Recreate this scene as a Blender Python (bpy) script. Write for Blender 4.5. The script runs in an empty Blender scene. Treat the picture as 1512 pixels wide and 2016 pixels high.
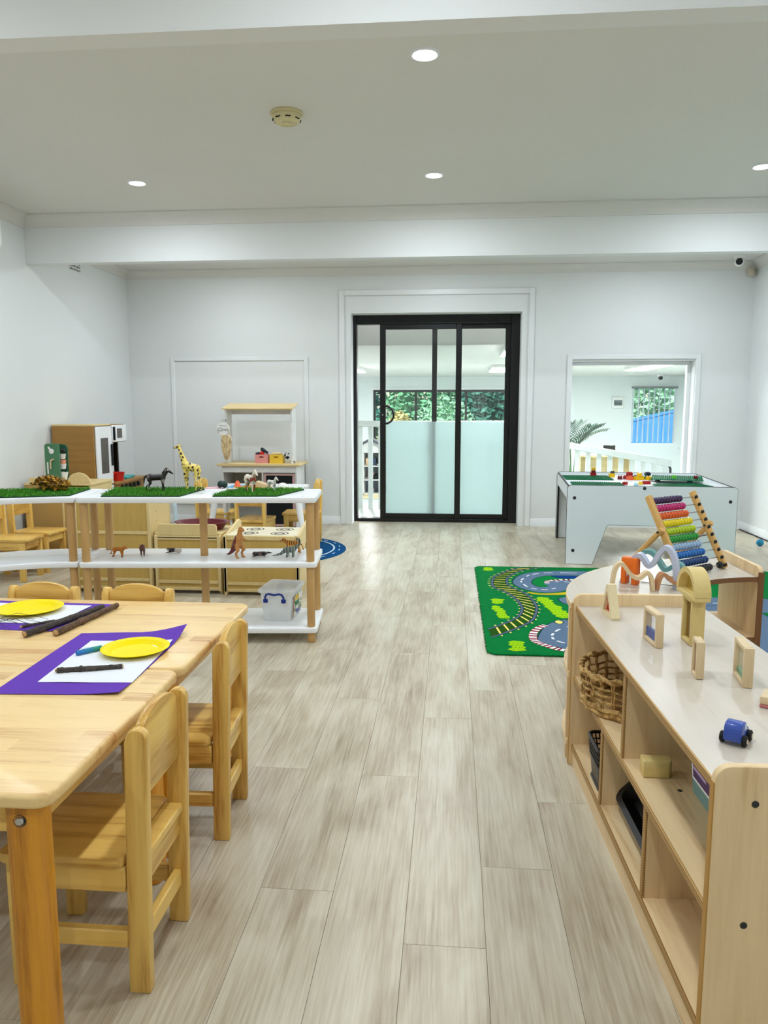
import bpy, bmesh, math, random
import numpy as np
from mathutils import Vector, Matrix

rnd = random.Random(11)
sc = bpy.context.scene
col = sc.collection
D = bpy.data
PI = math.pi
def R(d): return math.radians(d)

# ------------------------------------------------------------------ camera
PITCH, YAW, ROLL, CAM_H = .134545, .087012, -.000423, 1.16
fwd = Vector((-math.sin(YAW) * math.cos(PITCH), math.cos(YAW) * math.cos(PITCH), -math.sin(PITCH)))
rgt = Vector((math.cos(YAW), math.sin(YAW), 0))
up = rgt.cross(fwd)
r2 = rgt * math.cos(ROLL) + up * math.sin(ROLL)
u2 = up * math.cos(ROLL) - rgt * math.sin(ROLL)
cd = D.cameras.new('camera')
cd.sensor_fit = 'VERTICAL'; cd.sensor_height = 36; cd.lens = 1514 / 2016 * 36
cd.clip_start = .05; cd.clip_end = 200
cam = D.objects.new('camera', cd); col.objects.link(cam)
cam.matrix_world = Matrix(((r2.x, u2.x, -fwd.x, 0), (r2.y, u2.y, -fwd.y, 0), (r2.z, u2.z, -fwd.z, CAM_H), (0, 0, 0, 1)))
sc.camera = cam

# ------------------------------------------------------------------ sky, sun, exposure
w = D.worlds.new('sky'); sc.world = w; w.use_nodes = True
wn = w.node_tree.nodes; wl = w.node_tree.links
sky = wn.new('ShaderNodeTexSky'); sky.sky_type = 'NISHITA'
sky.sun_disc = False; sky.sun_elevation = R(42); sky.sun_rotation = R(200)
wl.new(sky.outputs[0], wn['Background'].inputs[0]); wn['Background'].inputs[1].default_value = .30
sd = D.lights.new('sun', 'SUN'); sd.energy = 7; sd.angle = R(.6); sd.color = (1, .95, .86)
sun = D.objects.new('sun', sd); col.objects.link(sun)
sun.rotation_euler = (R(48), 0, R(-28))
LAMP_W, LAMP_COL = 15.0, (.86, .935, 1.0)
PANEL_E = 140
sc.view_settings.view_transform = 'Standard'; sc.view_settings.look = 'None'
sc.view_settings.gamma = 1; sc.view_settings.use_curve_mapping = False
sc.view_settings.exposure = -0.3

# ------------------------------------------------------------------ materials
def S(r, g, b):
    def f(c):
        c /= 255
        return c / 12.92 if c <= .04045 else ((c + .055) / 1.055) ** 2.4
    return (f(r), f(g), f(b), 1)

def new_mat(name):
    m = D.materials.new(name); m.use_nodes = True
    nt = m.node_tree
    return m, nt.nodes, nt.links, nt.nodes['Principled BSDF']

def mat(name, c, rough=.5, spec=.4, metal=0, var=.06, vscale=6, bump=0, bscale=60, coat=0):
    """plain paint or plastic with a slight cloudy variation of its colour and a fine relief"""
    m, n, l, p = new_mat(name)
    p.inputs['Roughness'].default_value = rough; p.inputs['Specular IOR Level'].default_value = spec
    p.inputs['Metallic'].default_value = metal; p.inputs['Coat Weight'].default_value = coat
    tc = n.new('ShaderNodeTexCoord'); no = n.new('ShaderNodeTexNoise'); no.inputs['Scale'].default_value = vscale
    no.inputs['Detail'].default_value = 3
    l.new(tc.outputs['Object'], no.inputs['Vector'])
    mr = n.new('ShaderNodeMapRange'); mr.inputs[1].default_value = .3; mr.inputs[2].default_value = .7
    mr.inputs[3].default_value = 1 - var; mr.inputs[4].default_value = 1 + var
    l.new(no.outputs['Fac'], mr.inputs[0])
    mx = n.new('ShaderNodeVectorMath'); mx.operation = 'SCALE'; mx.inputs[0].default_value = c[:3]
    l.new(mr.outputs[0], mx.inputs['Scale']); l.new(mx.outputs[0], p.inputs['Base Color'])
    if bump:
        b2 = n.new('ShaderNodeTexNoise'); b2.inputs['Scale'].default_value = bscale; b2.inputs['Detail'].default_value = 4
        l.new(tc.outputs['Object'], b2.inputs['Vector'])
        bp = n.new('ShaderNodeBump'); bp.inputs['Strength'].default_value = bump; bp.inputs['Distance'].default_value = .004
        l.new(b2.outputs['Fac'], bp.inputs['Height']); l.new(bp.outputs[0], p.inputs['Normal'])
    return m

def ramp(n, stops, interp='LINEAR'):
    r = n.new('ShaderNodeValToRGB'); e = r.color_ramp.elements
    r.color_ramp.interpolation = interp
    while len(e) > 1: e.remove(e[-1])
    e[0].position, e[0].color = stops[0]
    for pos, c in stops[1:]:
        k = e.new(pos); k.color = c
    return r

def wood(name, light, dark, axis='x', scale=1.0, rough=.38, ring=.5, tone=.10, coat=0.0, stave=None):
    """grain that runs along one local axis, with arched growth rings and a tone of its own per board"""
    m, n, l, p = new_mat(name)
    p.inputs['Roughness'].default_value = rough; p.inputs['Coat Weight'].default_value = coat
    p.inputs['Coat Roughness'].default_value = .2; p.inputs['Specular IOR Level'].default_value = .4
    tc = n.new('ShaderNodeTexCoord'); oi = n.new('ShaderNodeObjectInfo')
    off = n.new('ShaderNodeVectorMath'); off.operation = 'SCALE'; off.inputs[0].default_value = (3.1, 5.3, 7.7)
    l.new(oi.outputs['Random'], off.inputs['Scale'])
    add = n.new('ShaderNodeVectorMath'); add.operation = 'ADD'
    l.new(tc.outputs['Object'], add.inputs[0]); l.new(off.outputs[0], add.inputs[1])
    src = add.outputs[0]; stv = None
    if stave:                                            # glued staves: each its own tone and its own grain
        bk = n.new('ShaderNodeTexBrick'); bk.inputs['Scale'].default_value = 1
        bk.inputs['Brick Width'].default_value = stave[0]; bk.inputs['Row Height'].default_value = stave[1]
        bk.inputs['Mortar Size'].default_value = .0004; bk.inputs['Color1'].default_value = (0, 0, 0, 1)
        bk.inputs['Color2'].default_value = (1, 1, 1, 1); bk.inputs['Mortar'].default_value = (.3, .3, .3, 1)
        bk.offset = .37; bk.squash = 1.3; bk.squash_frequency = 3
        l.new(tc.outputs['Object'], bk.inputs['Vector']); stv = bk.outputs['Color']
        sh = n.new('ShaderNodeVectorMath'); sh.operation = 'SCALE'; sh.inputs['Scale'].default_value = 7
        l.new(stv, sh.inputs[0])
        a2 = n.new('ShaderNodeVectorMath'); a2.operation = 'ADD'
        l.new(src, a2.inputs[0]); l.new(sh.outputs[0], a2.inputs[1]); src = a2.outputs[0]
    k = {'x': (1.2, 16, 16), 'y': (16, 1.2, 16), 'z': (16, 16, 1.2)}[axis]
    mp = n.new('ShaderNodeMapping'); mp.inputs['Scale'].default_value = [v * scale for v in k]
    l.new(src, mp.inputs['Vector'])
    big = n.new('ShaderNodeTexNoise'); big.inputs['Scale'].default_value = .55; big.inputs['Detail'].default_value = 2
    big.inputs['Distortion'].default_value = .6
    l.new(mp.outputs[0], big.inputs['Vector'])
    wv = n.new('ShaderNodeMath'); wv.operation = 'MULTIPLY'; wv.inputs[1].default_value = 26
    l.new(big.outputs['Fac'], wv.inputs[0])
    sn = n.new('ShaderNodeMath'); sn.operation = 'SINE'; l.new(wv.outputs[0], sn.inputs[0])
    mp2 = n.new('ShaderNodeMapping'); mp2.inputs['Scale'].default_value = [v * scale * 9 for v in k]
    l.new(src, mp2.inputs['Vector'])
    fine = n.new('ShaderNodeTexNoise'); fine.inputs['Scale'].default_value = 1; fine.inputs['Detail'].default_value = 3
    l.new(mp2.outputs[0], fine.inputs['Vector'])
    f1 = n.new('ShaderNodeMath'); f1.operation = 'MULTIPLY_ADD'; f1.inputs[1].default_value = .25 * ring; f1.inputs[2].default_value = 0
    l.new(sn.outputs[0], f1.inputs[0])
    f2 = n.new('ShaderNodeMath'); f2.operation = 'MULTIPLY_ADD'; f2.inputs[1].default_value = .7
    l.new(fine.outputs['Fac'], f2.inputs[0]); l.new(f1.outputs[0], f2.inputs[2])
    f3 = n.new('ShaderNodeMath'); f3.operation = 'MULTIPLY_ADD'; f3.inputs[1].default_value = tone; f3.inputs[2].default_value = -.5 * tone
    l.new(oi.outputs['Random'], f3.inputs[0])
    f4 = n.new('ShaderNodeMath'); f4.operation = 'ADD'; l.new(f2.outputs[0], f4.inputs[0]); l.new(f3.outputs[0], f4.inputs[1])
    f = f4.outputs[0]
    if stv is not None:
        f5 = n.new('ShaderNodeMath'); f5.operation = 'MULTIPLY_ADD'; f5.inputs[1].default_value = .42; f5.inputs[2].default_value = -.2
        l.new(stv, f5.inputs[0])
        f6 = n.new('ShaderNodeMath'); f6.operation = 'ADD'; l.new(f5.outputs[0], f6.inputs[0]); l.new(f, f6.inputs[1]); f = f6.outputs[0]
    mid = tuple((a + b) / 2 for a, b in zip(light, dark))
    r = ramp(n, [(.12, light), (.48, tuple(a * .6 + b * .4 for a, b in zip(light, mid))), (.88, dark)])
    l.new(f, r.inputs[0]); l.new(r.outputs[0], p.inputs['Base Color'])
    bp = n.new('ShaderNodeBump'); bp.inputs['Strength'].default_value = .12; bp.inputs['Distance'].default_value = .002
    l.new(f2.outputs[0], bp.inputs['Height']); l.new(bp.outputs[0], p.inputs['Normal'])
    return m

def thin_glass(name, tint=(.97, .99, .98, 1), gloss=.9):
    """a clear pane: mostly see-through, mirror-like at a slant"""
    m = D.materials.new(name); m.use_nodes = True; n = m.node_tree.nodes; l = m.node_tree.links
    n.remove(n['Principled BSDF'])
    t = n.new('ShaderNodeBsdfTransparent'); t.inputs[0].default_value = tint
    g = n.new('ShaderNodeBsdfGlossy'); g.inputs['Roughness'].default_value = .02; g.inputs['Color'].default_value = (gloss, gloss, gloss, 1)
    lw = n.new('ShaderNodeLayerWeight'); lw.inputs[0].default_value = .5
    pw = n.new('ShaderNodeMath'); pw.operation = 'POWER'; pw.inputs[1].default_value = 5; l.new(lw.outputs['Facing'], pw.inputs[0])
    fr = n.new('ShaderNodeMath'); fr.operation = 'MULTIPLY_ADD'; fr.inputs[1].default_value = .6; fr.inputs[2].default_value = .03; l.new(pw.outputs[0], fr.inputs[0])
    mx = n.new('ShaderNodeMixShader'); l.new(fr.outputs[0], mx.inputs[0]); l.new(t.outputs[0], mx.inputs[1]); l.new(g.outputs[0], mx.inputs[2])
    l.new(mx.outputs[0], n['Material Output'].inputs[0])
    return m

def translucent(name, c, see=.0, back=.5, gloss=.05):
    """frosted film, sheer cloth or milky plastic: scatters light to both sides"""
    m = D.materials.new(name); m.use_nodes = True; n = m.node_tree.nodes; l = m.node_tree.links
    n.remove(n['Principled BSDF'])
    d = n.new('ShaderNodeBsdfDiffuse'); d.inputs[0].default_value = c
    t = n.new('ShaderNodeBsdfTranslucent'); t.inputs[0].default_value = c
    a = n.new('ShaderNodeMixShader'); a.inputs[0].default_value = back; l.new(d.outputs[0], a.inputs[1]); l.new(t.outputs[0], a.inputs[2])
    s = n.new('ShaderNodeBsdfTransparent'); b = n.new('ShaderNodeMixShader'); b.inputs[0].default_value = see
    l.new(a.outputs[0], b.inputs[1]); l.new(s.outputs[0], b.inputs[2])
    g = n.new('ShaderNodeBsdfGlossy'); g.inputs['Roughness'].default_value = .25
    e = n.new('ShaderNodeMixShader'); e.inputs[0].default_value = gloss; l.new(b.outputs[0], e.inputs[1]); l.new(g.outputs[0], e.inputs[2])
    l.new(e.outputs[0], n['Material Output'].inputs[0])
    return m

def emit(name, c, s):
    m = D.materials.new(name); m.use_nodes = True; n = m.node_tree.nodes
    p = n['Principled BSDF']; p.inputs['Base Color'].default_value = (.8, .8, .8, 1)
    p.inputs['Emission Color'].default_value = c; p.inputs['Emission Strength'].default_value = s
    return m

def patch(name, base, spot, kind='noise', scale=40, lo=.45, hi=.55, rough=.45, axis=None, alo=0, ahi=1):
    """two-colour coat: spots (voronoi), stripes (wave), patches (noise) or a top and a belly colour along an axis"""
    m, n, l, p = new_mat(name); p.inputs['Roughness'].default_value = rough
    tc = n.new('ShaderNodeTexCoord'); v = tc.outputs['Object']
    if kind == 'spots':
        t = n.new('ShaderNodeTexVoronoi'); t.inputs['Scale'].default_value = scale; t.inputs['Randomness'].default_value = .8
        l.new(v, t.inputs['Vector']); f = t.outputs['Distance']
    elif kind == 'stripes':
        t = n.new('ShaderNodeTexWave'); t.inputs['Scale'].default_value = scale; t.inputs['Distortion'].default_value = 3
        t.inputs['Detail'].default_value = 1; t.bands_direction = 'X'
        l.new(v, t.inputs['Vector']); f = t.outputs['Fac']
    elif kind == 'axis':
        sp = n.new('ShaderNodeSeparateXYZ'); l.new(v, sp.inputs[0])
        no = n.new('ShaderNodeTexNoise'); no.inputs['Scale'].default_value = scale; l.new(v, no.inputs['Vector'])
        mr = n.new('ShaderNodeMapRange'); mr.inputs[1].default_value = alo; mr.inputs[2].default_value = ahi
        l.new(sp.outputs[axis], mr.inputs[0])
        ad = n.new('ShaderNodeMath'); ad.operation = 'MULTIPLY_ADD'; ad.inputs[1].default_value = .7
        l.new(no.outputs['Fac'], ad.inputs[0])
        sb = n.new('ShaderNodeMath'); sb.operation = 'SUBTRACT'; sb.inputs[1].default_value = .35
        l.new(mr.outputs[0], sb.inputs[0]); l.new(sb.outputs[0], ad.inputs[2]); f = ad.outputs[0]
    else:
        t = n.new('ShaderNodeTexNoise'); t.inputs['Scale'].default_value = scale; t.inputs['Detail'].default_value = 2
        l.new(v, t.inputs['Vector']); f = t.outputs['Fac']
    r = ramp(n, [(lo, spot), (hi, base)]); l.new(f, r.inputs[0]); l.new(r.outputs[0], p.inputs['Base Color'])
    return m

# ------------------------------------------------------------------ geometry helpers
class MB:
    """collects boxes, bars, tubes, lathes and prisms, then links them as ONE mesh object"""
    def __init__(s): s.b = bmesh.new()
    def _fin(s, vs, bev, seg, ang=30):
        if bev:
            es = set(e for v in vs for e in v.link_edges)
            es = [e for e in es if len(e.link_faces) == 2 and e.calc_face_angle(0) > R(ang)]
            bmesh.ops.bevel(s.b, geom=es, offset=bev, segments=seg, profile=.5, affect='EDGES', clamp_overlap=True)
    def box(s, x0, x1, y0, y1, z0, z1, bev=0, seg=1, rot=None):
        M = Matrix.Translation(((x0 + x1) / 2, (y0 + y1) / 2, (z0 + z1) / 2))
        if rot: M = M @ rot
        M = M @ Matrix.Diagonal((x1 - x0, y1 - y0, z1 - z0, 1))
        r = bmesh.ops.create_cube(s.b, size=1, matrix=M); s._fin(r['verts'], bev, seg); return s
    def prism(s, pts, lo, hi, axis='z', bev=0, seg=1, M=None):
        """polygon pts in the plane normal to axis, extruded from lo to hi"""
        def P(a, b, t):
            v = {'z': (a, b, t), 'y': (a, t, b), 'x': (t, a, b)}[axis]
            return M @ Vector(v) if M else Vector(v)
        A = [s.b.verts.new(P(a, b, lo)) for a, b in pts]; B = [s.b.verts.new(P(a, b, hi)) for a, b in pts]
        n = len(pts)
        fs = [s.b.faces.new(A[::-1]), s.b.faces.new(B)]
        for i in range(n):
            fs.append(s.b.faces.new((A[i], A[(i + 1) % n], B[(i + 1) % n], B[i])))
        bmesh.ops.recalc_face_normals(s.b, faces=fs)
        s._fin(A + B, bev, seg); return s
    def tube(s, pts, r, n=8, closed=False, cap=True):
        pts = [Vector(p) for p in pts]; m = len(pts)
        rs = r if isinstance(r, (list, tuple)) else [r] * m
        rings = []; prev = None
        for i, p in enumerate(pts):
            a = pts[(i - 1) % m] if (closed or i) else p
            b = pts[(i + 1) % m] if (closed or i < m - 1) else p
            t = (b - a).normalized() if (b - a).length > 1e-9 else Vector((0, 0, 1))
            if prev is None:
                q = Vector((0, 0, 1)) if abs(t.z) < .9 else Vector((1, 0, 0))
                u = (q - t * q.dot(t)).normalized()
            else:
                u = (prev - t * prev.dot(t)); u = u.normalized() if u.length > 1e-6 else t.orthogonal().normalized()
            prev = u; v = t.cross(u)
            rings.append([s.b.verts.new(p + (u * math.cos(2 * PI * k / n) + v * math.sin(2 * PI * k / n)) * rs[i]) for k in range(n)])
        for i in range(m if closed else m - 1):
            A, B = rings[i], rings[(i + 1) % m]
            for k in range(n): s.b.faces.new((A[k], A[(k + 1) % n], B[(k + 1) % n], B[k]))
        if cap and not closed:
            s.b.faces.new(rings[0][::-1]); s.b.faces.new(rings[-1])
        return s
    def cyl(s, p0, p1, r, r1=None, n=16): return s.tube([p0, p1], [r, r if r1 is None else r1], n)
    def lathe(s, prof, c=(0, 0, 0), n=24, M=None):
        """profile of (radius, height) turned about z"""
        rings = []
        for r, z in prof:
            if r < 1e-6:
                v = Vector((c[0], c[1], c[2] + z)); rings.append([s.b.verts.new(M @ v if M else v)])
            else:
                L = []
                for k in range(n):
                    v = Vector((c[0] + r * math.cos(2 * PI * k / n), c[1] + r * math.sin(2 * PI * k / n), c[2] + z))
                    L.append(s.b.verts.new(M @ v if M else v))
                rings.append(L)
        for A, B in zip(rings, rings[1:]):
            for k in range(n):
                k2 = (k + 1) % n
                if len(A) == 1 and len(B) == 1: continue
                if len(A) == 1: s.b.faces.new((A[0], B[k2], B[k]))
                elif len(B) == 1: s.b.faces.new((A[k], A[k2], B[0]))
                else: s.b.faces.new((A[k], A[k2], B[k2], B[k]))
        return s
    def ball(s, c, r, u=14, v=10, M=None):
        rr = r if isinstance(r, (tuple, list)) else (r, r, r)
        T = Matrix.Translation(c)
        if M: T = T @ M
        bmesh.ops.create_uvsphere(s.b, u_segments=u, v_segments=v, radius=1, matrix=T @ Matrix.Diagonal((*rr, 1))); return s
    def build(s, name, m, parent=None, smooth=38, loc=None, rz=0):
        bmesh.ops.recalc_face_normals(s.b, faces=s.b.faces[:])
        me = D.meshes.new(name); s.b.to_mesh(me); s.b.free()
        return mk(name, me, m, parent, smooth, loc, rz)

def mk(name, me, m, parent=None, smooth=38, loc=None, rz=0):
    if m is not None and not me.materials:
        for q in (m if isinstance(m, (list, tuple)) else [m]): me.materials.append(q)
    if smooth and len(me.polygons):
        me.polygons.foreach_set('use_smooth', [True] * len(me.polygons)); me.set_sharp_from_angle(angle=R(smooth))
    o = D.objects.new(name, me); col.objects.link(o)
    if parent: o.parent = parent
    if loc is not None: o.location = loc
    o.rotation_euler.z = rz
    return o

def tag(o, label=None, cat=None, group=None, kind=None):
    if label: o['label'] = label
    if cat: o['category'] = cat
    if group: o['group'] = group
    if kind: o['kind'] = kind
    return o
def thing(name, label, cat, loc=(0, 0, 0), rz=0, group=None):
    o = D.objects.new(name, None); o.empty_display_size = .05; col.objects.link(o)
    o.location = loc; o.rotation_euler.z = rz
    return tag(o, label, cat, group)
def copy_tree(o, parent=None):
    c = o.copy(); col.objects.link(c); c.parent = parent
    for ch in list(o.children): copy_tree(ch, c)
    return c
def again(o, label, loc, rz=0, group=None):
    c = copy_tree(o); c.location = loc; c.rotation_euler.z = rz; c['label'] = label
    if group: c['group'] = group
    return c
def struct(o): o['kind'] = 'structure'; return o
def arc(cx, cy, r, a0, a1, n=12): return [(cx + r * math.cos(R(a0 + (a1 - a0) * i / n)), cy + r * math.sin(R(a0 + (a1 - a0) * i / n))) for i in range(n + 1)]
def rrect(x0, x1, y0, y1, r, n=5):
    return arc(x1 - r, y1 - r, r, 0, 90, n) + arc(x0 + r, y1 - r, r, 90, 180, n) + arc(x0 + r, y0 + r, r, 180, 270, n) + arc(x1 - r, y0 + r, r, 270, 360, n)
def RX(a): return Matrix.Rotation(R(a), 4, 'X')
def RY(a): return Matrix.Rotation(R(a), 4, 'Y')
def RZ(a): return Matrix.Rotation(R(a), 4, 'Z')

def body(name, segs, vox, m, parent=None, smooth_it=3):
    """tapered limbs and round masses fused into ONE continuous surface"""
    b = bmesh.new()
    for sg in segs:
        if len(sg) == 2:
            c, r = sg; rr = r if isinstance(r, tuple) else (r, r, r)
            bmesh.ops.create_uvsphere(b, u_segments=12, v_segments=8, radius=1, matrix=Matrix.Translation(c) @ Matrix.Diagonal((*rr, 1)))
        else:
            p, q, r0, r1 = sg; p = Vector(p); q = Vector(q); L = (q - p).length
            n = max(2, int(L / (min(r0, r1) * .6)) + 1); n = min(n, 14)
            for i in range(n + 1):
                t = i / n
                bmesh.ops.create_uvsphere(b, u_segments=8, v_segments=6, radius=r0 + (r1 - r0) * t, matrix=Matrix.Translation(p.lerp(q, t)))
    me = D.meshes.new('raw'); b.to_mesh(me); b.free()
    o = D.objects.new('raw', me); col.objects.link(o)
    md = o.modifiers.new('r', 'REMESH'); md.mode = 'VOXEL'; md.voxel_size = vox
    sm = o.modifiers.new('s', 'SMOOTH'); sm.factor = .5; sm.iterations = smooth_it
    dg = bpy.context.evaluated_depsgraph_get()
    res = D.meshes.new_from_object(o.evaluated_get(dg)); res.name = name
    D.objects.remove(o); D.meshes.remove(me)
    res.materials.clear()
    return mk(name, res, m, parent, smooth=180)

def text_mesh(name, txt, size, m, parent, M, bold=0, align='CENTER', shear=0):
    c = D.curves.new('txt', 'FONT'); c.body = txt; c.size = size; c.align_x = align; c.align_y = 'CENTER'; c.extrude = .0003; c.offset = bold; c.shear = shear
    o = D.objects.new('txt', c); col.objects.link(o)
    dg = bpy.context.evaluated_depsgraph_get()
    me = D.meshes.new_from_object(o.evaluated_get(dg)); D.objects.remove(o)
    me.transform(M); me.materials.clear()
    return mk(name, me, m, parent, smooth=0)

# ------------------------------------------------------------------ palette
WALL = mat('wall_paint', S(231, 234, 234), .6, .25, var=.012, vscale=1.5, bump=.03, bscale=220)
CEIL = mat('ceiling_paint', S(226, 225, 220), .8, .15, var=.012, vscale=1)
TRIM = mat('gloss_trim_paint', S(236, 239, 240), .35, .4, var=.01)
BLACK = mat('black_powder_coat', S(14, 16, 17), .35, .4, var=.1)
WHITE = mat('white_laminate', S(247, 249, 251), .3, .4, var=.01)
PLASTIC_W = mat('white_plastic', S(240, 240, 238), .35, .4, var=.01)
STEEL = mat('brushed_steel', S(190, 192, 194), .3, .5, metal=1, var=.05)
DARKSTEEL = mat('dark_screw_metal', S(70, 72, 74), .35, .5, metal=.9)
RUBBER = mat('black_rubber', S(20, 20, 21), .6, .3)
PANE = thin_glass('clear_pane')
FILM = translucent('frosted_film', S(222, 236, 236), .0, .62, .03)

# floor planks: washed oak, every board with a tone and a figure of its own
def plank_material():
    m, n, l, p = new_mat('washed_oak_plank')
    p.inputs['Roughness'].default_value = .33; p.inputs['Specular IOR Level'].default_value = .38
    tc = n.new('ShaderNodeTexCoord'); oi = n.new('ShaderNodeObjectInfo')
    off = n.new('ShaderNodeVectorMath'); off.operation = 'SCALE'; off.inputs[0].default_value = (13, 29, 7); l.new(oi.outputs['Random'], off.inputs['Scale'])
    add = n.new('ShaderNodeVectorMath'); add.operation = 'ADD'; l.new(tc.outputs['Object'], add.inputs[0]); l.new(off.outputs[0], add.inputs[1])
    def noise(sc3, scale, det, dist=0):
        mp = n.new('ShaderNodeMapping'); mp.inputs['Scale'].default_value = sc3; l.new(add.outputs[0], mp.inputs['Vector'])
        t = n.new('ShaderNodeTexNoise'); t.inputs['Scale'].default_value = scale; t.inputs['Detail'].default_value = det; t.inputs['Distortion'].default_value = dist
        l.new(mp.outputs[0], t.inputs['Vector']); return t.outputs['Fac']
    blot = noise((6, 2.0, 1), 1.3, 4, .5); fib = noise((150, 6, 1), 1, 4, .3); mid = noise((30, 1.6, 1), 1, 3, 1.0)
    def mad(a, k, c):
        q = n.new('ShaderNodeMath'); q.operation = 'MULTIPLY_ADD'; q.inputs[1].default_value = k
        l.new(a, q.inputs[0])
        if isinstance(c, float): q.inputs[2].default_value = c
        else: l.new(c, q.inputs[2])
        return q.outputs[0]
    f = mad(blot, .85, -.52); f = mad(fib, .66, f); f = mad(mid, .34, f); f = mad(oi.outputs['Random'], .12, f)
    r = ramp(n, [(.16, S(215, 209, 190)), (.42, S(200, 190, 168)), (.60, S(182, 168, 144)), (.82, S(152, 133, 111))])
    l.new(f, r.inputs[0]); l.new(r.outputs[0], p.inputs['Base Color'])
    bp = n.new('ShaderNodeBump'); bp.inputs['Strength'].default_value = .16; bp.inputs['Distance'].default_value = .0015
    l.new(fib, bp.inputs['Height']); l.new(bp.outputs[0], p.inputs['Normal'])
    return m
PLANK = plank_material()
GROUT = mat('dark_joint', S(128, 114, 94), .8, .1)

# ------------------------------------------------------------------ room shell
XL, XR, YB, YF = -3.236, 2.79, 7.62, -2.5
Z1, Z2 = 2.59, 2.50                                   # ceiling of the main bay and of the far bay
floor = struct(MB().box(XL - .15, XR + .15, YF - .15, 7.95, -.06, -.0022).build('floor', GROUT))
W, L = .1797, 1.243
full = None
k0 = math.ceil((.0875 - XL) / W)
for k in range(-16, k0):
    x1 = .0875 - k * W; x0 = x1 - W
    j = {0: 1.536, 1: 2.305, 2: 1.705, 3: 2.33, 4: 3.25, -1: 1.838, -2: 2.18}.get(k, rnd.uniform(0, L))
    y = j - L * math.ceil((j - YF) / L)
    while y < 7.93:
        a, b = max(y, YF), min(y + L, 7.93)
        xa, xb = max(x0, XL), min(x1, XR)
        if b - a > .01 and xb - xa > .01:
            whole = abs(b - a - L) < 1e-3 and abs(xb - xa - W) < 1e-3
            if whole and full is not None:
                o = D.objects.new('plank', full); col.objects.link(o)
            else:
                g = .00035
                o = MB().box(-(xb - xa) / 2 + g, (xb - xa) / 2 - g, -(b - a) / 2 + g, (b - a) / 2 - g, -.0025, 0, bev=.0005).build('plank', PLANK)
                if whole: full = o.data
            o.location = ((xa + xb) / 2, (a + b) / 2, 0); o.parent = floor
        y += L

struct(MB().box(XL - .15, XL, YF, YB + .3, -.06, 2.75).build('wall_left', WALL))
struct(MB().box(XR, XR + .15, YF, YB + .3, -.06, 2.75).build('wall_right', WALL))
struct(MB().box(XL - .15, XR + .15, YF - .15, YF, -.06, 2.75).build('wall_front', WALL))
OX0, OX1, OZ = -.99, .6625, 2.074                       # door opening
WX0, WX1, WZ0, WZ1 = 1.143, 2.289, .45, 1.603           # opening of the internal window
b = MB(); Y0, Y1 = YB, YB + .3
b.box(XL, OX0, Y0, Y1, -.06, 2.75).box(OX0, OX1, Y0, Y1, OZ, 2.75).box(OX1, WX0, Y0, Y1, -.06, 2.75)
b.box(WX0, WX1, Y0, Y1, -.06, WZ0).box(WX0, WX1, Y0, Y1, WZ1, 2.75).box(WX1, XR, Y0, Y1, -.06, 2.75)
struct(b.build('wall_back', WALL))
b = MB(); b.box(XL, XR, YF, 5.83, Z1, Z1 + .12).box(XL, XR, 5.83, YB, Z2, Z1 + .12)
struct(b.build('ceiling', CEIL))
struct(MB().box(XL, XR, 5.78, 5.876, 2.247, Z1).build('trim_1', WALL))           # beam between the two bays
struct(MB().box(XL, XR, 2.345, 2.435, 2.247, Z1).build('trim_2', WALL))          # beam over the near end

def cove(h): return [(0, 0), (0, -h), (.010, -h)] + [(.010 + (h - .02) * (1 - math.cos(a)), -h + (h - .010) * math.sin(a)) for a in [PI / 2 * i / 6 for i in range(1, 7)]] + [(h, -.010), (h, 0)]
b = MB()
b.prism([(5.78 - d, Z1 + z) for d, z in cove(.085)], XL, XR, 'x')
b.prism([(XL + d, Z1 + z) for d, z in cove(.085)], 2.435, 5.78, 'y')
b.prism([(XR - d, Z1 + z) for d, z in cove(.085)], 2.435, 5.78, 'y')
struct(b.build('trim_3', CEIL))
b = MB()
b.prism([(YB - d, Z2 + z) for d, z in cove(.075)], XL, XR, 'x')
b.prism([(XL + d, Z2 + z) for d, z in cove(.075)], 5.876, YB, 'y')
b.prism([(XR - d, Z2 + z) for d, z in cove(.075)], 5.876, YB, 'y')
struct(b.build('trim_4', CEIL))

def skirt(d0=.015, h=.078): return [(0, 0), (d0, 0), (d0, h - .022), (d0 - .004, h - .016), (d0 - .005, h - .008), (d0 - .009, h), (0, h)]
b = MB()
for xa, xb in ((XL, -1.104), (.779, XR)): b.prism([(YB - d, z) for d, z in skirt()], xa, xb, 'x')
struct(b.build('baseboard_back', TRIM))
struct(MB().prism([(XL + d, z) for d, z in skirt()], YF, YB, 'y').build('baseboard_left', TRIM))
struct(MB().prism([(XR - d, z) for d, z in skirt()], YF, YB, 'y').build('baseboard_right', TRIM))

def frame_trim(name, x0, x1, z0, z1, wd, dep, bottom=False):
    b = MB()
    b.box(x0, x0 + wd, YB - dep, YB, z0, z1, bev=.005).box(x1 - wd, x1, YB - dep, YB, z0, z1, bev=.005)
    b.box(x0 + wd - .003, x1 - wd + .003, YB - dep, YB, z1 - wd, z1, bev=.005)
    if bottom: b.box(x0 + wd - .003, x1 - wd + .003, YB - dep, YB, z0, z0 + wd, bev=.005)
    return struct(b.build(name, TRIM))
frame_trim('trim_5', -1.104, .779, 0, 2.291, .054, .020)            # architrave of the sliding door
frame_trim('trim_6', 1.098, 2.342, WZ0 - .06, 1.665, .048, .018, True)    # around the internal window
frame_trim('trim_7', -2.809, -1.416, .184, 1.662, .040, .016, True)  # around the blanked-off opening
struct(MB().box(-2.77, -1.455, YB - .004, YB, .22, 1.62).build('trim_8', WALL))

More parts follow.
